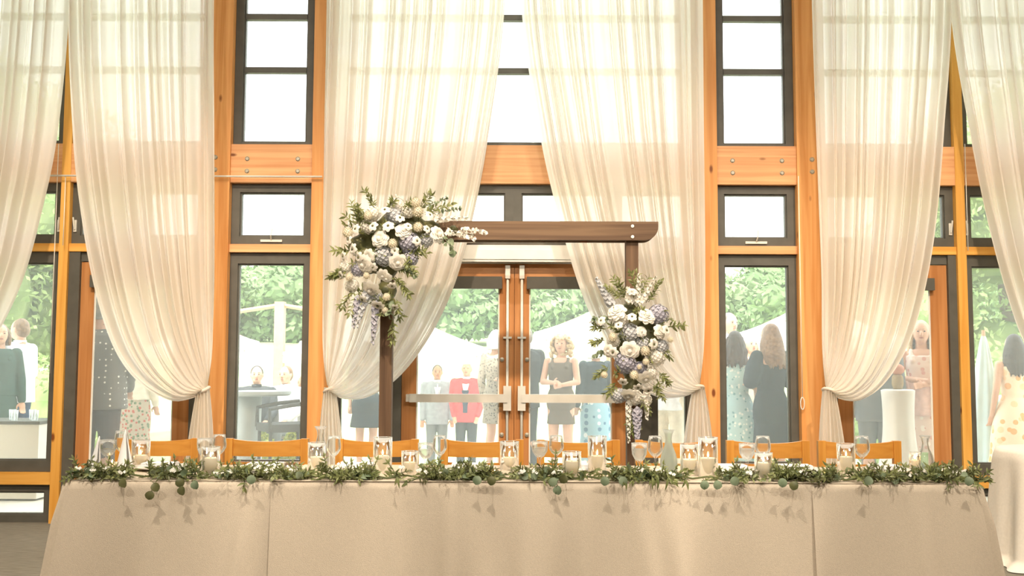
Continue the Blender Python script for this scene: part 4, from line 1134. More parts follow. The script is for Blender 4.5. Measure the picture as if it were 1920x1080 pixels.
# double cantilever parasol
Yc = 14.8; xm_ = px2x(525, Yc)
t = thing('double_parasol', (xm_, Yc, ground(Yc)), 'pale wooden mast with two white canopies outside the left narrow window', 'parasol')
MB().box(xm_-.07, xm_+.07, Yc-.07, Yc+.07, ground(Yc), wz(525, 566, Yc)).build('mast', M_pole, t)
MB().box(xm_-.35, xm_+.35, Yc-.35, Yc+.35, ground(Yc), ground(Yc)+.08).build('base', M_grey, t)
for s, cx_ in ((-1, 395), (1, 655)):
    x2 = px2x(cx_, Yc); z0 = wz(525, 572, Yc); z1 = wz(cx_, 592, Yc)
    MB().tube([(xm_, Yc, z0), (x2, Yc, z1)], .035, 6).build('arm', M_pole, t)
    canopy(t, (x2, Yc, wz(cx_, 640, Yc)), 92/1867*Yc, z1-wz(cx_, 640, Yc)-.02, PI/4)
# closed parasol under a pale cover
Yk = 10.4; xk = px2x(1843, Yk); M_cov = mat('parasol_cover', (206, 228, 228), .8, 0, .06, 6)
zt_ = wz(1843, 628, Yk)
t = thing('covered_parasol', (xk, Yk, -.02), 'closed parasol under a pale aqua cover outside the far right window', 'parasol')
def cv(u, v):
    a = 2*PI*u; z = zt_-v*(zt_-.15); r = .015+.085*min(1, v*2.4)**.7+.045*v; r *= 1+.09*math.sin(a*7+v*3)
    return (xk+r*math.cos(a), Yk+r*math.sin(a), z)
MB().grid(cv, 70, 40).build('cover', M_cov, t, smooth=True)
MB().tube([(xk, Yk, 0), (xk, Yk, zt_+.05)], .02, 8).build('pole', M_pole, t)
MB().lathe([(0, -.02), (.25, -.02), (.23, .05), (.03, .07), (0, .07)], (xk, Yk, 0), 20).build('base', M_grey, t)

# outdoor furniture
M_wick = mat('dark_wicker', (84, 84, 80), .8, 0, .2, 60, .5, 150)
M_conc = mat('grey_stone_top', (178, 186, 186), .6, 0, .06, 8)
Yb = 11.0
x0, x1 = px2x(430, Yb), px2x(548, Yb)
t = thing('high_table', ((x0+x1)/2, Yb, -.02), 'grey round-pedestal high table outside the left narrow window', 'table')
zt_ = wz(490, 733, Yb); xc = (x0+x1)/2-.1
MB().lathe([(0, zt_-.05), ((x1-x0)/2-.02, zt_-.05), ((x1-x0)/2, zt_-.03), ((x1-x0)/2, zt_), (0, zt_)], ((x0+x1)/2, Yb, 0), 40).build('tabletop', M_conc, t, smooth=False)
MB().lathe([(.20, -.02), (.16, .1), (.12, .5), (.13, zt_-.05)], (xc, Yb, 0), 24).build('pedestal', M_conc, t, smooth=True)
def stool(px, Y, rz, lb):
    x = px2x(px, Y)
    t = thing('wicker_bar_stool', (x, Y, -.02), lb, 'stool', None, rz)
    b = lambda mb, nm, m=M_wick: mb.build(nm, m, t, local=True)
    b(MB().box(-.25, .25, -.25, .22, .62, .70), 'seat'); 
    b(MB().grid(lambda u, v: ((u-.5)*.5, .22+.07*v-.04*math.cos((u-.5)*PI), .62+v*.52), 12, 10), 'backrest').modifiers.new('s', 'SOLIDIFY').thickness = .04
    for s in (-1, 1):
        b(MB().tube([(s*.25, .22, .92), (s*.26, 0, .90), (s*.25, -.24, .86), (s*.25, -.24, .66)], .022, 8), 'armrest')
        for yy in (-.22, .2): b(MB().tube([(s*.22, yy, 0), (s*.22, yy, .64)], .018, 8), 'leg')
    b(MB().tube([(-.22, -.22, .25), (.22, -.22, .25)], .014, 8), 'footrest')
stool(540, 10.6, -PI/2+.5, 'dark wicker bar stool right of the grey high table')
# white covered buffet by the far left window
Yb = 9.7; xr_ = px2x(81, Yb); zt_ = wz(40, 790, Yb)
t = thing('buffet_table', (xr_-.8, Yb, -.02), 'white-skirted buffet table outside the far left window', 'table')
MB().box(xr_-1.7, xr_, Yb, Yb+.6, -.0, zt_-.03).build('white_skirt', M_cloth2, t)
MB().box(xr_-1.72, xr_+.01, Yb-.01, Yb+.61, zt_-.03, zt_).build('dark_top', M_dark, t)
for i in range(13):
    x = xr_-.1-i*.1; y = Yb+.12+.16*(i % 2)
    tag(MB().lathe([(0, 0), (.028, 0), (.034, .1), (.032, .1), (.026, .006), (0, .006)], (x, y, zt_+.001), 14).build('tumbler', M_gls, smooth=True),
        'clear tumbler in the row on the buffet outside the far left window', 'glass', 'tumblers on the buffet')
# cocktail table with white cloth, right door
Yb = 9.6; xk = px2x(1680, Yb); zt_ = wz(1690, 730, Yb)
t = thing('cocktail_table', (xk, Yb, -.02), 'high cocktail table in a white stretch cloth outside the right single door', 'table')
def ct(u, v):
    a = 2*PI*u
    if v < .2: return (xk+.15*v/.2*math.cos(a), Yb+.15*v/.2*math.sin(a), zt_)
    q = (v-.2)/.8; r = .155-.03*math.sin(PI*min(1, q*1.0))+.14*q**2+.008*math.sin(a*8)*q
    return (xk+r*math.cos(a), Yb+r*math.sin(a), zt_-.01-(zt_+.0)*q)
MB().grid(ct, 60, 40).build('cloth', M_cloth2, t, smooth=True)
MB().tube([(xk, Yb, -.02), (xk, Yb, zt_-.02)], .03, 10).build('column', M_grey, t)
M_terra = mat('terracotta', (206, 140, 110), .8)
M_tan = mat('woven_tan', (176, 150, 104), .9, 0, .15, 60)
t = thing('lantern_vase', (xk, Yb, zt_+.001), 'tan pot with a rust flower head on the cocktail table', 'vase')
MB().lathe([(0, 0), (.04, 0), (.055, .05), (.05, .12), (.035, .14), (0, .14)], (xk, Yb, zt_+.001), 20).build('pot', M_tan, t, smooth=True)
MB().ell((xk, Yb, zt_+.19), (.07, .06, .055), 12).build('flower_head', M_terra, t, smooth=True)
# white table and folding chair at the far right
Yb = 11.6; xk = px2x(1880, Yb)
t = thing('patio_table', (xk, Yb, -.02), 'white patio table outside the far right window behind the orange floral dress', 'table')
zt_ = wz(1880, 744, Yb)
MB().box(xk-.2, xk+.7, Yb, Yb+.7, zt_-.12, zt_).build('tabletop', M_cloth2, t)
for a in (-.17, .67):
    for b in (.05, .65): MB().tube([(xk+a, Yb+b, -.02), (xk+a, Yb+b, zt_-.1)], .02, 8).build('leg', M_grey, t)
Yb = 10.9; xk = px2x(1876, Yb)
t = thing('folding_chair', (xk, Yb, -.02), 'light wooden folding chair outside the far right window', 'chair', None, .6)
for s in (-1, 1):
    MB().tube([(s*.2, -.2, 0), (s*.2, .22, .85)], .018, 8).build('frame', M_tan, t, local=True)
    MB().tube([(s*.18, .25, 0), (s*.18, -.18, .46)], .016, 8).build('leg', M_tan, t, local=True)
MB().box(-.2, .2, -.2, .2, .44, .465).build('seat', M_tan, t, local=True)
MB().box(-.2, .2, .17, .19, .66, .84).build('backrest', M_tan, t, local=True)
MB().box(-.2, .2, .155, .17, .56, .60).build('backrest', M_tan, t, local=True)
# ------------------------------------------------------------------ people
M_skin = mat('skin', (222, 174, 146), .55, 0, .05, 12)
M_skin2 = mat('tan_skin', (200, 150, 118), .55, 0, .05, 12)
M_eye = mat('eye', (60, 46, 38), .3); M_lip = mat('lip', (176, 98, 90), .5)
HAIR = {k: mat(k+'_hair', c, .5, 0, .25, 40, c2=c2) for k, (c, c2) in dict(blond=((222, 200, 160), (180, 150, 108)), white=((232, 228, 216), (196, 190, 178)), brown=((112, 84, 62), (150, 118, 86)),
        dark=((50, 42, 38), (78, 64, 54)), grey=((150, 144, 136), (110, 104, 98))).items()}
M_shoe = mat('shoe', (70, 58, 50), .4)
def person(px, ytop, Y, yaw, label, sex='m', top=None, bottom=None, dress=None, sleeves='long', hair=('short', 'grey'), arms=None, hem=.30, waist=.62, skirt_w=.13, skin=None, jacket=None, tie=None,
           seat=False, vest=None, bare_back=False, puff=False, hold=False, shawl=None, build=1.0, off=0, topw=1.0, tilt=0):
    x = px2x(px, Y)+off; g0 = ground(Y); H = (wz(px, ytop, Y)-g0) if not seat else 1.72
    z0 = g0 if not seat else wz(px, ytop, Y)-H*.76
    if seat: z0 = g0
    t = thing('person', (x, Y, z0), label, 'person', None, yaw)
    skin = skin or M_skin
    V = lambda *a: Vector(a)*H
    sw = .112 if sex == 'm' else .096
    base = Vector((0, 0, 0))
    dz = -.245 if seat else 0                    # a sitting trunk is lower
    def U(x_, y_, z_): return V(x_, y_, z_+dz)
    hx = .05
    # ---- skin: one continuous body
    b = MB()
    hc = U(0, -.006, .93)
    b.ell(hc, (.043*H, .052*H, .064*H), 16); b.ell(U(0, -.018, .897), (.032*H, .036*H, .034*H), 12)
    b.ell(U(0, -.060, .922), (.0075*H, .011*H, .014*H), 8)
    for s in (-1, 1): b.ell(U(s*.044, .002, .927), (.006*H, .012*H, .018*H), 8)
    b.limb([U(0, .006, .90), U(0, .012, .84)], [.029*H*build, .034*H*build], 12)
    k = .95*build
    bw = sw*k
    b.loft([(0, 0, (z+dz)*H, rx*H*k, ry*H*k) for z, rx, ry in ((.50, .075, .055), (.55, .088, .062), (.62, .072, .052), (.70, .080, .056), (.77, .088, .060), (.815, .085, .045), (.835, .05, .035))], 20)
    if seat: LEG = [[U(s*hx, 0, .53), V(s*.07, -.24, .285), V(s*.07, -.25, .05)] for s in (-1, 1)]
    else: LEG = [[V(s*hx, 0, .53), V(s*.052, -.012, .285), V(s*.05, .012, .045)] for s in (-1, 1)]
    for Lg in LEG:
        a_, k_, f_ = Lg
        m_ = k_.lerp(f_, .3)+Vector((0, .012*H, 0))
        b.limb([a_, k_, m_, f_], [.052*H*k, .034*H*k, .033*H*k, .02*H], 12)
        b.limb([f_+Vector((0, .01*H, -.02*H)), f_+Vector((0, -.075*H, -.027*H))], [.022*H, .016*H], 10)
    arms = arms or ((.128, .01, .645, .135, -.03, .50), (.128, .01, .645, .135, -.03, .50))
    AR = []
    for s, (ex, ey, ez, wx_, wy, wz_) in zip((-1, 1), arms):
        sh = U(s*sw, 0, .808); e = U(s*ex, ey, ez); w_ = U(s*wx_, wy, wz_); AR.append((s, sh, e, w_))
        b.limb([sh, e, w_], [.028*H*k, .022*H*k, .0145*H], 12)
        d = (w_-e).normalized(); side = d.cross(Vector((0, 1, 0)) if abs(d.y) < .8 else Vector((0, 0, 1))).normalized(); nn = side.cross(d).normalized()
        pc = w_+d*.026*H
        Mx = Matrix((side, nn, d)).transposed()
        b.ell(pc, (.021*H, .010*H, .029*H), 10, Mx)
        cu = nn*(-1 if nn.y > 0 else 1)
        for i, (o_, ln) in enumerate(((-1.5, .034), (-.5, .040), (.5, .042), (1.5, .036))):
            r0 = pc+d*.022*H+side*o_*.0098*H; r1 = r0+(d*.85+cu*.35).normalized()*ln*.55*H; r2 = r1+(d*.5+cu*.8).normalized()*ln*.5*H
            b.limb([r0, r1, r2], [.0052*H, .0047*H, .004*H], 7)
        th0 = w_+d*.012*H+side*s*-.018*H; th1 = th0+(d*.8-side*s*.7).normalized()*.022*H; th2 = th1+(d+cu*.3).normalized()*.018*H
        b.limb([th0, th1, th2], [.0065*H, .0058*H, .005*H], 7)
    b.build('body', skin, t, smooth=True, local=True, remesh=.0075, smit=2)
    for s in (-1, 1):
        MB().ell(U(s*.0175, -.0555, .935), (.0052*H, .003*H, .0034*H), 8).build('eye', M_eye, t, smooth=True, local=True)
        MB().tube([U(s*.010, -.058, .946), U(s*.018, -.0575, .949), U(s*.027, -.052, .946)], .0016*H, 5).build('eyebrow', HAIR[hair[1]], t, local=True)
    MB().ell(U(0, -.0545, .899), (.013*H, .004*H, .0034*H), 8).build('mouth', M_lip, t, smooth=True, local=True)
    # ---- hair
    h = MB(); st, hc_ = hair; hm = HAIR[hc_]; rr = random.Random(int(px))
    if st != 'bald':
        h.ell(U(0, .010, .943), (.0475*H, .052*H, .058*H), 16); h.ell(U(0, .022, .925), (.045*H, .044*H, .05*H), 14)
        if st == 'long' or st == 'wavy':
            for i in range(46):
                a = PI*(-.14+1.28*i/45); ca, sa = math.cos(a), math.sin(a)
                rt_ = U(.040*ca, .012+.038*sa, .955); L1 = rr.uniform(.17, .22) if st == 'long' else rr.uniform(.14, .19)
                pts = [rt_, U(.052*ca, .014+.048*sa, .91), U((.056+.01*rr.random())*ca, .016+.052*sa, .87), U((.060+.012*rr.random())*ca, .022+.055*sa, .82), U((.058+.015*rr.random())*ca, .03+.05*sa, .955-L1)]
                if st == 'wavy':
                    pts = [p_+Vector((rr.uniform(-1, 1), rr.uniform(-1, 1), 0))*.006*H for p_ in pts]
                h.limb(pts, [.008*H, .0115*H, .0115*H, .010*H, .004*H], 6)
        if st == 'curly':
            for i in range(230):
                d = Vector((rr.gauss(0, 1), rr.gauss(0, 1)+.35, rr.gauss(0, 1))).normalized()
                if d.y < -.45 and d.z < .45: continue
                h.ell(U(0, .01, .925)+Vector((d.x*.074, d.y*.07, d.z*.072))*H, rr.uniform(.009, .015)*H, 7)
            for s in (-1, 1):
                for i in range(12): h.ell(U(s*rr.uniform(.05, .08), rr.uniform(-.02, .04), rr.uniform(.84, .93)), .015*H, 7)
        if st == 'bob':
            for i in range(34):
                a = PI*(-.12+1.24*i/33); ca, sa = math.cos(a), math.sin(a)
                h.limb([U(.04*ca, .01+.04*sa, .96), U(.056*ca, .012+.052*sa, .91), U(.058*ca, .012+.054*sa, .865)], [.01*H, .013*H, .008*H], 6)
    else:
        for s in (-1, 1): h.ell(U(s*.038, .018, .922), (.010*H, .03*H, .02*H), 8)
        h.ell(U(0, .045, .915), (.032*H, .012*H, .022*H), 8)
    h.build('hair', hm, t, smooth=True, local=True, remesh=.0065)
    def sleeve(mb, full=True, r=(.036, .030, .025), short=False):
        for s, sh, e, w_ in AR:
            if short: mb.caps(sh, sh.lerp(e, .55), r[0]*H, (r[0]+.004)*H, 12)
            else: mb.limb([sh, e, e.lerp(w_, .93)], [q*H for q in r], 12)
    def torso(mb, hemz, w=1.0, open_=0, neck=True):
        m_ = sex == 'm'; sw_ = sw*w*build
        R_ = [(hemz, .098*w*build, .072*w), ((hemz+.62)/2 if hemz < .55 else hemz+.02, .095*w*build, .07*w), (.62, (.092 if m_ else .078)*w*build, .066*w), (.70, (.1 if m_ else .086)*w*build, .068*w), (.765, (.108 if m_ else .094)*w*build, .068*w), (.81, (.106 if m_ else .09)*w*build, .054*w), (.838, .062, .044)]
        mb.loft([(0, .0, (z+dz)*H, a*H, c*H) for z, a, c in R_], 28)
        for s in (-1, 1): mb.caps(U(s*.05, 0, .822), U(s*sw, 0, .806), .03*H, .034*H, 12)
    # ---- bottoms
    if bottom:
        p_ = MB(); p_.loft([(0, 0, (z+dz)*H, a*H*build, c*H) for z, a, c in ((.47, .094, .066), (.53, .097, .07), (.60, .086, .064))], 24)
        for a_, k_, f_ in LEG:
            p_.limb([a_+Vector((0, 0, -.0*H)), k_, f_], [.056*H*build, .042*H, .036*H], 14); p_.tube([f_, f_-Vector((0, 0, .03*H))], [.036*H, .038*H], 14)
        p_.build('trousers', bottom, t, smooth=True, local=True, remesh=.011, smit=2)
    for a_, k_, f_ in LEG:
        MB().limb([f_+Vector((0, .018*H, -.022*H)), f_+Vector((0, -.04*H, -.026*H)), f_+Vector((0, -.082*H, -.03*H))], [.024*H, .022*H, .016*H], 12).build('shoe', M_shoe, t, smooth=True, local=True)
    # ---- dress / skirt
    def skirt(mb, ztop, hemz, w0, w1, fold=.008, nf=9):
        def f_(u, v):
            a = 2*PI*u; z = ztop+(hemz-ztop)*v; q = v**.8; r = w0+(w1-w0)*q; hipb = .018*math.sin(PI*min(1, v*1.6))
            r += hipb; rr_ = r*(1+fold*8*v*math.sin(a*nf+v*2)*.12*8*fold*10)
            return Vector((rr_*math.cos(a)*H, rr_*.74*math.sin(a)*H, (z+dz)*H))
        n = 72; m_ = 24
        vs = [f_(i/n, j/m_) for j in range(m_+1) for i in range(n)]
        fs = [(j*n+i, (j+1)*n+i, (j+1)*n+(i+1) % n, j*n+(i+1) % n) for j in range(m_) for i in range(n)]
        fs.append(tuple(range(n))); fs.append(tuple(m_*n+i for i in range(n-1, -1, -1)))
        mb.add(vs, fs)
    if dress:
        d_ = MB(); tz = .765 if bare_back else .80
        d_.loft([(0, 0, (z+dz)*H, a*H*build, c*H) for z, a, c in ((waist-.03, .080, .062), (waist, .075, .058), (.68, .082, .062), (.74, .089, .068), (tz, .088, .06))], 28)
        if not bare_back:
            for s in (-1, 1):
                d_.limb([U(s*.05, -.055, .77), U(s*.055, -.02, .828), U(s*.055, .035, .80)], [.014*H, .012*H, .014*H], 8)
        skirt(d_, waist, hem, .074*build, skirt_w)
        if sleeves == 'long': sleeve(d_)
        if sleeves == 'short': sleeve(d_, short=True)
        if puff:
            for s, sh, e, w_ in AR: d_.limb([sh, sh.lerp(e, .5), e, e.lerp(w_, .35)], [.038*H, .050*H, .046*H, .024*H], 14)
        d_.build('dress', dress, t, smooth=True, local=True, remesh=.011, smit=1)
    if top and not jacket:
        c_ = MB(); torso(c_, .47 if bottom else .50, topw*1.03)
        if sleeves == 'long': sleeve(c_)
        elif sleeves == 'short': sleeve(c_, short=True)
        o = c_.build('shirt' if sex == 'm' else 'blouse', top, t, smooth=True, local=True, remesh=.011, smit=1)
        MB().lathe([(.036*H, .832*H+dz*H), (.038*H, .86*H+dz*H), (.034*H, .862*H+dz*H), (.033*H, .835*H+dz*H)], (0, .006*H, 0), 20).build('collar', top, t, smooth=True, local=True)
    if jacket:
        c_ = MB(); torso(c_, .455, 1.09); sleeve(c_, r=(.040, .034, .027))
        c_.build('jacket', jacket, t, smooth=True, local=True, remesh=.011, smit=1)
        # shirt front showing in the opening
        def bib(u, v, wd, y_): 
            z = .835-.17*v; ww = wd*(1-v)+.002; return Vector(((u*2-1)*ww*H, (-y_-.014*math.sin(PI*min(1, v*1.2)))*H, (z+dz)*H))
        MB().grid(lambda u, v: bib(u, v, .040, .0665+.012*v-.03*(1-v)**2), 6, 10).build('shirt_front', top, t, smooth=True, local=True, solid=.004)
        MB().lathe([(.036*H, .832*H+dz*H), (.038*H, .862*H+dz*H), (.034*H, .862*H+dz*H), (.033*H, .835*H+dz*H)], (0, .006*H, 0), 20).build('collar', top, t, smooth=True, local=True)
        if vest:
            MB().grid(lambda u, v: Vector(((u*2-1)*(.012+.026*math.sin(PI*min(.9, v+.25)))*H, -.083*H, (.74-.20*v+dz)*H)), 6, 10).build('waistcoat', vest, t, local=True, solid=.006)
        if open_front.get(label[:5]): pass
        if tie: MB().tube([U(0, -.066, .825), U(0, -.087, .76), U(0, -.092, .66)], [.006*H, .010*H, .016*H], 4).build('tie', tie, t, local=True)
        for s in (-1, 1):
            MB().add([U(s*.008, -.085, .66), U(s*.034, -.080, .76), U(s*.030, -.055, .83), U(s*.048, -.062, .80), U(s*.052, -.084, .75)], [(0, 1, 2, 3, 4)]).build('lapel', jacket, t, local=True, solid=.006)
    if dress is None and top and not bottom: pass
    if shawl:
        w_ = MB()
        def sf(u, v):
            a = -.1*PI+1.2*PI*u; r = .125+.012*math.sin(u*40)+.03*v; return Vector((r*math.cos(a)*H, (r*.62*math.sin(a)*-1-.0)*H, (.70-.18*v-.05*math.sin(u*PI)+dz)*H))
        w_.grid(sf, 50, 14)
        w_.grid(lambda u, v: Vector(((-.13+.05*u+.01*math.sin(v*9))*H, (-.07-.01*math.sin(u*9))*H, (.66-.34*v+dz)*H)), 12, 20)
        w_.build('shawl', shawl, t, smooth=True, local=True, solid=.012)
    return t
open_front = {}
def top_skirt(px, ytop, Y, yaw, label, top, skirtm, **k):
    """blouse over a long patterned skirt"""
    k.setdefault('sleeves', 'long')
    t = person(px, ytop, Y, yaw, label, 'f', dress=skirtm, **dict(k, sleeves='none'))
    H = wz(px, ytop, Y)-ground(Y); c_ = MB()
    c_.loft([(0, 0, z*H, a*H, c*H) for z, a, c in ((.54, .104, .078), (.60, .096, .072), (.66, .09, .068), (.75, .098, .072), (.805, .094, .06), (.838, .058, .044))], 28)
    arms = k.get('arms') or ((.128, .01, .645, .135, -.03, .50),)*2
    for s, (ex, ey, ez, wx_, wy, wz_) in zip((-1, 1), arms):
        sh = Vector((s*.096, 0, .808))*H; e = Vector((s*ex, ey, ez))*H; w_ = Vector((s*wx_, wy, wz_))*H
        c_.limb([sh, e] if k['sleeves'] == 'short' else [sh, e, e.lerp(w_, .9)], [.037*H, .032*H, .026*H], 12)
    c_.build('blouse', top, t, smooth=True, local=True, remesh=.011, smit=1)
    return t
def cl(name, c, v=.08, sc_=20): return mat(name, c, .85, 0, v, sc_, spec=.15)
C_dot = pattern('dotted_shirt', (100, 92, 80), (235, 230, 215), (235, 230, 215), 20, 'dots', .17)
C_brown = cl('brown_cloth', (78, 58, 46)); C_white = cl('white_shirt', (236, 238, 242)); C_blue = cl('blue_denim', (70, 88, 116)); C_green = cl('dark_green_cloth', (64, 88, 80))
C_grey = cl('grey_suit', (168, 174, 182)); C_greyt = cl('grey_trousers', (126, 130, 132)); C_red = cl('coral_blazer', (214, 88, 92)); C_dk = cl('charcoal_cloth', (70, 74, 78)); C_navy = cl('navy_cloth', (44, 54, 60)); C_vest = cl('navy_waistcoat', (58, 68, 88))
C_leo = pattern('spotted_dress', (150, 138, 120), (70, 60, 52), (100, 86, 72), 34, 'f', .34)
C_dress = cl('taupe_dress', (112, 98, 82)); C_bl = pattern('blue_pattern_skirt', (150, 190, 206), (84, 130, 158), (220, 232, 236), 13, 'dots', .36)
C_flo = pattern('pale_blue_floral_dress', (176, 210, 214), (120, 168, 176), (226, 236, 232), 26, 'f', .33)
C_pink = pattern('blush_floral_dress', (238, 214, 204), (224, 170, 160), (246, 236, 226), 18, 'f', .36); C_shawl = cl('blush_shawl', (244, 208, 200))
C_or = pattern('orange_floral_dress', (246, 226, 198), (236, 176, 110), (244, 206, 160), 12, 'f', .4)
C_rf = pattern('red_green_floral_skirt', (176, 160, 136), (176, 80, 58), (92, 112, 74), 26, 'f', .4); C_cream = cl('cream_cloth', (232, 222, 200)); C_tie = cl('pale_tie', (200, 200, 224))
CLASP = ((.125, -.03, .665, .03, -.115, .66), (.125, -.03, .665, .03, -.11, .645))
person(188, 552, 9.0, PI+.15, 'short-haired man in a dark dotted shirt, back turned, behind the left single door', 'm', top=C_dot, bottom=C_brown, hair=('short', 'grey'), topw=1.22, arms=((.14, .0, .66, .12, -.08, .56), (.145, .02, .655, .15, -.05, .55)), skin=M_skin2, build=1.08)
person(38, 597, 11.6, -PI/2-.25, 'man in a white dress shirt and blue trousers outside the far left window', 'm', top=C_white, bottom=C_blue, hair=('short', 'brown'), arms=((.13, .0, .65, .10, -.10, .60), (.13, .0, .65, .10, -.10, .60)), topw=1.15)
top_skirt(2, 606, 11.2, .6, 'guest in a dark green top at the left edge of the view', C_green, C_green, hair=('bob', 'brown'), hem=.2)
top_skirt(258, 625, 11.6, PI, 'guest in a cream top and red and green floral skirt beside the dotted-shirt man', C_cream, C_rf, hair=('bob', 'blond'), hem=.12, skirt_w=.12)
person(821, 684, 15.8, .12, 'man in a pale grey suit standing outside the left central door', 'm', top=C_white, jacket=C_grey, bottom=C_greyt, tie=C_tie, hair=('short', 'dark'), skin=M_skin2)
person(876, 677, 15.4, -.1, 'bald man in a coral red blazer with hands in his pockets', 'm', top=C_white, jacket=C_red, bottom=C_dk, vest=C_vest, hair=('bald', 'white'), arms=((.136, .02, .65, .105, -.04, .51), (.136, .02, .65, .105, -.04, .51)))
person(932, 618, 12.4, PI-.6, 'white-haired woman in a spotted brown dress beside the left central door stile', 'f', dress=C_leo, sleeves='long', hair=('bob', 'white'), hem=.34, skirt_w=.11)
person(984, 612, 12.0, PI+.5, 'man in a dark suit partly behind the stile of the right central door', 'm', top=C_white, jacket=C_dk, bottom=C_dk, hair=('short', 'grey'), arms=((.14, -.0, .66, .10, -.11, .63), (.14, 0, .66, .12, -.12, .64)))
person(1052, 627, 11.9, -.25, 'curly blonde woman in a taupe sleeveless dress holding a glass', 'f', dress=C_dress, sleeves='none', hair=('curly', 'blond'), hem=.37, skirt_w=.10, arms=CLASP, build=1.05)
top_skirt(1116, 637, 12.3, PI+.3, 'white-haired woman in a navy top and blue patterned skirt', C_navy, C_bl, hair=('bob', 'white'), hem=.1, skirt_w=.135)
person(1368, 586, 12.6, .4, 'tall grey-haired man behind the women outside the right narrow window', 'm', top=C_white, bottom=C_greyt, hair=('short', 'grey'), sleeves='long')
person(1378, 620, 10.3, PI-.35, 'dark-haired woman in a pale blue floral dress, back turned', 'f', dress=C_flo, sleeves='none', hair=('wavy', 'dark'), hem=.12, skirt_w=.16, arms=((.125, 0, .65, .12, -.07, .53), (.125, 0, .65, .12, -.07, .53)))
person(1443, 606, 10.0, PI+.45, 'long-haired brunette in a navy off-shoulder dress with puffed sleeves', 'f', dress=C_navy, sleeves='none', puff=True, bare_back=True, hair=('long', 'brown'), hem=.31, skirt_w=.115, arms=((.14, 0, .67, .05, -.12, .64), (.14, -.0, .67, .06, -.12, .65)), build=1.08)
person(1408, 628, 12.3, .1, 'blonde woman facing the brunette outside the right narrow window', 'f', dress=C_cream, sleeves='short', hair=('long', 'blond'), hem=.3)
person(1726, 600, 10.0, -.35, 'long-haired blonde woman with a blush shawl and floral dress outside the right single door', 'f', dress=C_pink, sleeves='none', hair=('long', 'blond'), hem=.27, skirt_w=.12, arms=((.12, -.03, .67, -.02, -.11, .66), (.12, -.03, .66, .0, -.12, .64)), shawl=C_shawl)
person(1640, 612, 9.9, PI-.2, 'man in a dark grey suit behind the last tied curtain', 'm', top=C_white, jacket=C_greyt, bottom=C_greyt, hair=('short', 'dark'), build=1.12)
person(1898, 626, 10.2, PI+.1, 'long dark-haired woman in an orange floral dress outside the far right window', 'f', dress=C_or, sleeves='none', hair=('long', 'dark'), hem=.06, skirt_w=.20)
person(690, 640, 12.6, PI, 'guest in navy seen low through the sidelight behind the left arch post', 'f', dress=C_navy, sleeves='short', hair=('bob', 'brown'), hem=.33)
person(1252, 606, 10.9, 2.6, 'guest in white trousers seen through the sidelight below the hanging bouquet', 'm', top=C_white, bottom=C_cream, hair=('short', 'brown'))
M_pch = cl('white_chair', (220, 218, 210))
for px, yt, Y, yaw, lb, k in ((484, 688, 12.75, .2, 'seated dark-clothed guest left of the pale mast', dict(top=C_dk, bottom=C_dk, hair=('short', 'dark'))),
                          (538, 682, 12.9, -.3, 'seated guest in white right of the pale mast', dict(top=C_white, bottom=C_greyt, hair=('short', 'brown'))),
                          (572, 676, 13.9, -.4, 'seated guest in dark clothes at the right edge of the left narrow window', dict(top=C_dk, bottom=C_blue, hair=('short', 'dark')))):
    person(px, yt, Y, yaw, lb, 'm', seat=True, arms=((.13, -.02, .66, .08, -.13, .60), (.13, -.02, .66, .08, -.13, .60)), **k)
    x = px2x(px, Y); g0 = ground(Y)
    t = thing('patio_chair', (x, Y, g0), 'pale patio chair under the '+lb.split(' right edge')[0], 'chair', None, yaw)
    MB().box(-.24, .24, -.3, .2, .38, .42).build('seat', M_pch, t, local=True)
    MB().box(-.24, .24, .17, .2, .42, .85).build('backrest', M_pch, t, local=True)
    for a_ in (-.21, .21):
        for b_ in (-.27, .17): MB().tube([(a_, b_, 0), (a_, b_, .39)], .015, 6).build('leg', M_pch, t, local=True)
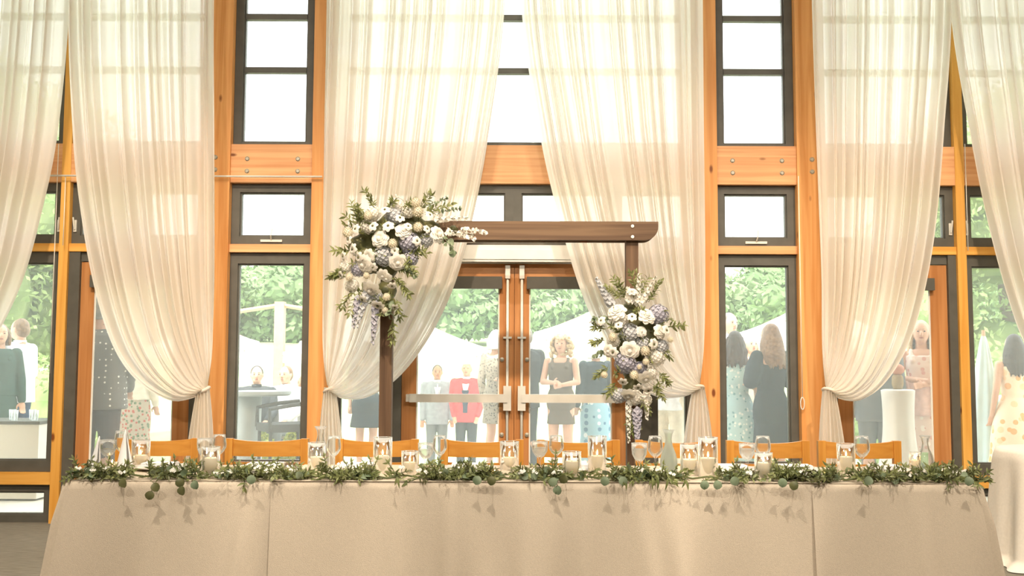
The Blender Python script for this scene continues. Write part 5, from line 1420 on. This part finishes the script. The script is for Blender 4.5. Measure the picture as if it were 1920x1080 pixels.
# ------------------------------------------------------------------ light
w = bpy.data.worlds.new('world'); sc.world = w; w.use_nodes = True
N = w.node_tree.nodes; L = w.node_tree.links; N.clear()
wo = N.new('ShaderNodeOutputWorld'); bg = N.new('ShaderNodeBackground')
bg.inputs[0].default_value = (.96, .99, 1, 1); bg.inputs[1].default_value = 2.1
L.new(bg.outputs[0], wo.inputs[0])
def light(kind, name, loc, rot, energy, color, size=.3, **k):
    l = bpy.data.lights.new(name, kind); l.energy = energy; l.color = color
    if kind == 'AREA': l.size = size; l.shape = 'DISK'
    elif kind == 'SUN': l.angle = size
    else: l.shadow_soft_size = size
    for a, b in k.items(): setattr(l, a, b)
    o = bpy.data.objects.new(name, l); COL.objects.link(o); o.location = loc; o.rotation_euler = rot; return o
def aim(o, t): o.rotation_euler = (Vector(t)-o.location).to_track_quat('-Z', 'Y').to_euler(); return o
s_ = light('SUN', 'sun', (0, 0, 20), (0, 0, 0), 4.6, (1, .97, .92), .02)
s_.rotation_euler = Vector((.25, 1, -1.5)).to_track_quat('-Z', 'Y').to_euler()
for lx in (-2.6, 0.4, 3.2):
    aim(light('SPOT', 'warm_spot', (lx, -.8, 5.2), (0, 0, 0), 260, (1, .90, .76), .05, spot_size=1.3, spot_blend=.7), (lx*.75, 5.8, .9))
for lx in (-4, 0, 4):
    aim(light('AREA', 'ceiling_lamp', (lx, 4.5, 6.1), (0, 0, 0), 45, (1, .88, .7), 1.2), (lx, 5.4, 0))

for lx in (-2.0, 0.0, 2.0):
    aim(light('SPOT', 'warm_spot', (lx, 3.0, 4.8), (0, 0, 0), 210, (1, .87, .72), .035, spot_size=.72, spot_blend=.5), (lx, YT, .62))
for lx in (-3.4, -1.1, 1.4, 3.6):  # warm fill added to brighten the lower curtains, no known fixtures
    aim(light('SPOT', 'warm_spot', (lx*.8, 3.6, 5.6), (0, 0, 0), 560, (1, .78, .58), .1, spot_size=.95, spot_blend=1.0), (lx, 8.0, .75))
sc.view_settings.view_transform = 'Standard'; sc.view_settings.look = 'None'
sc.view_settings.exposure = 1.1; sc.view_settings.gamma = 1; sc.view_settings.use_curve_mapping = False
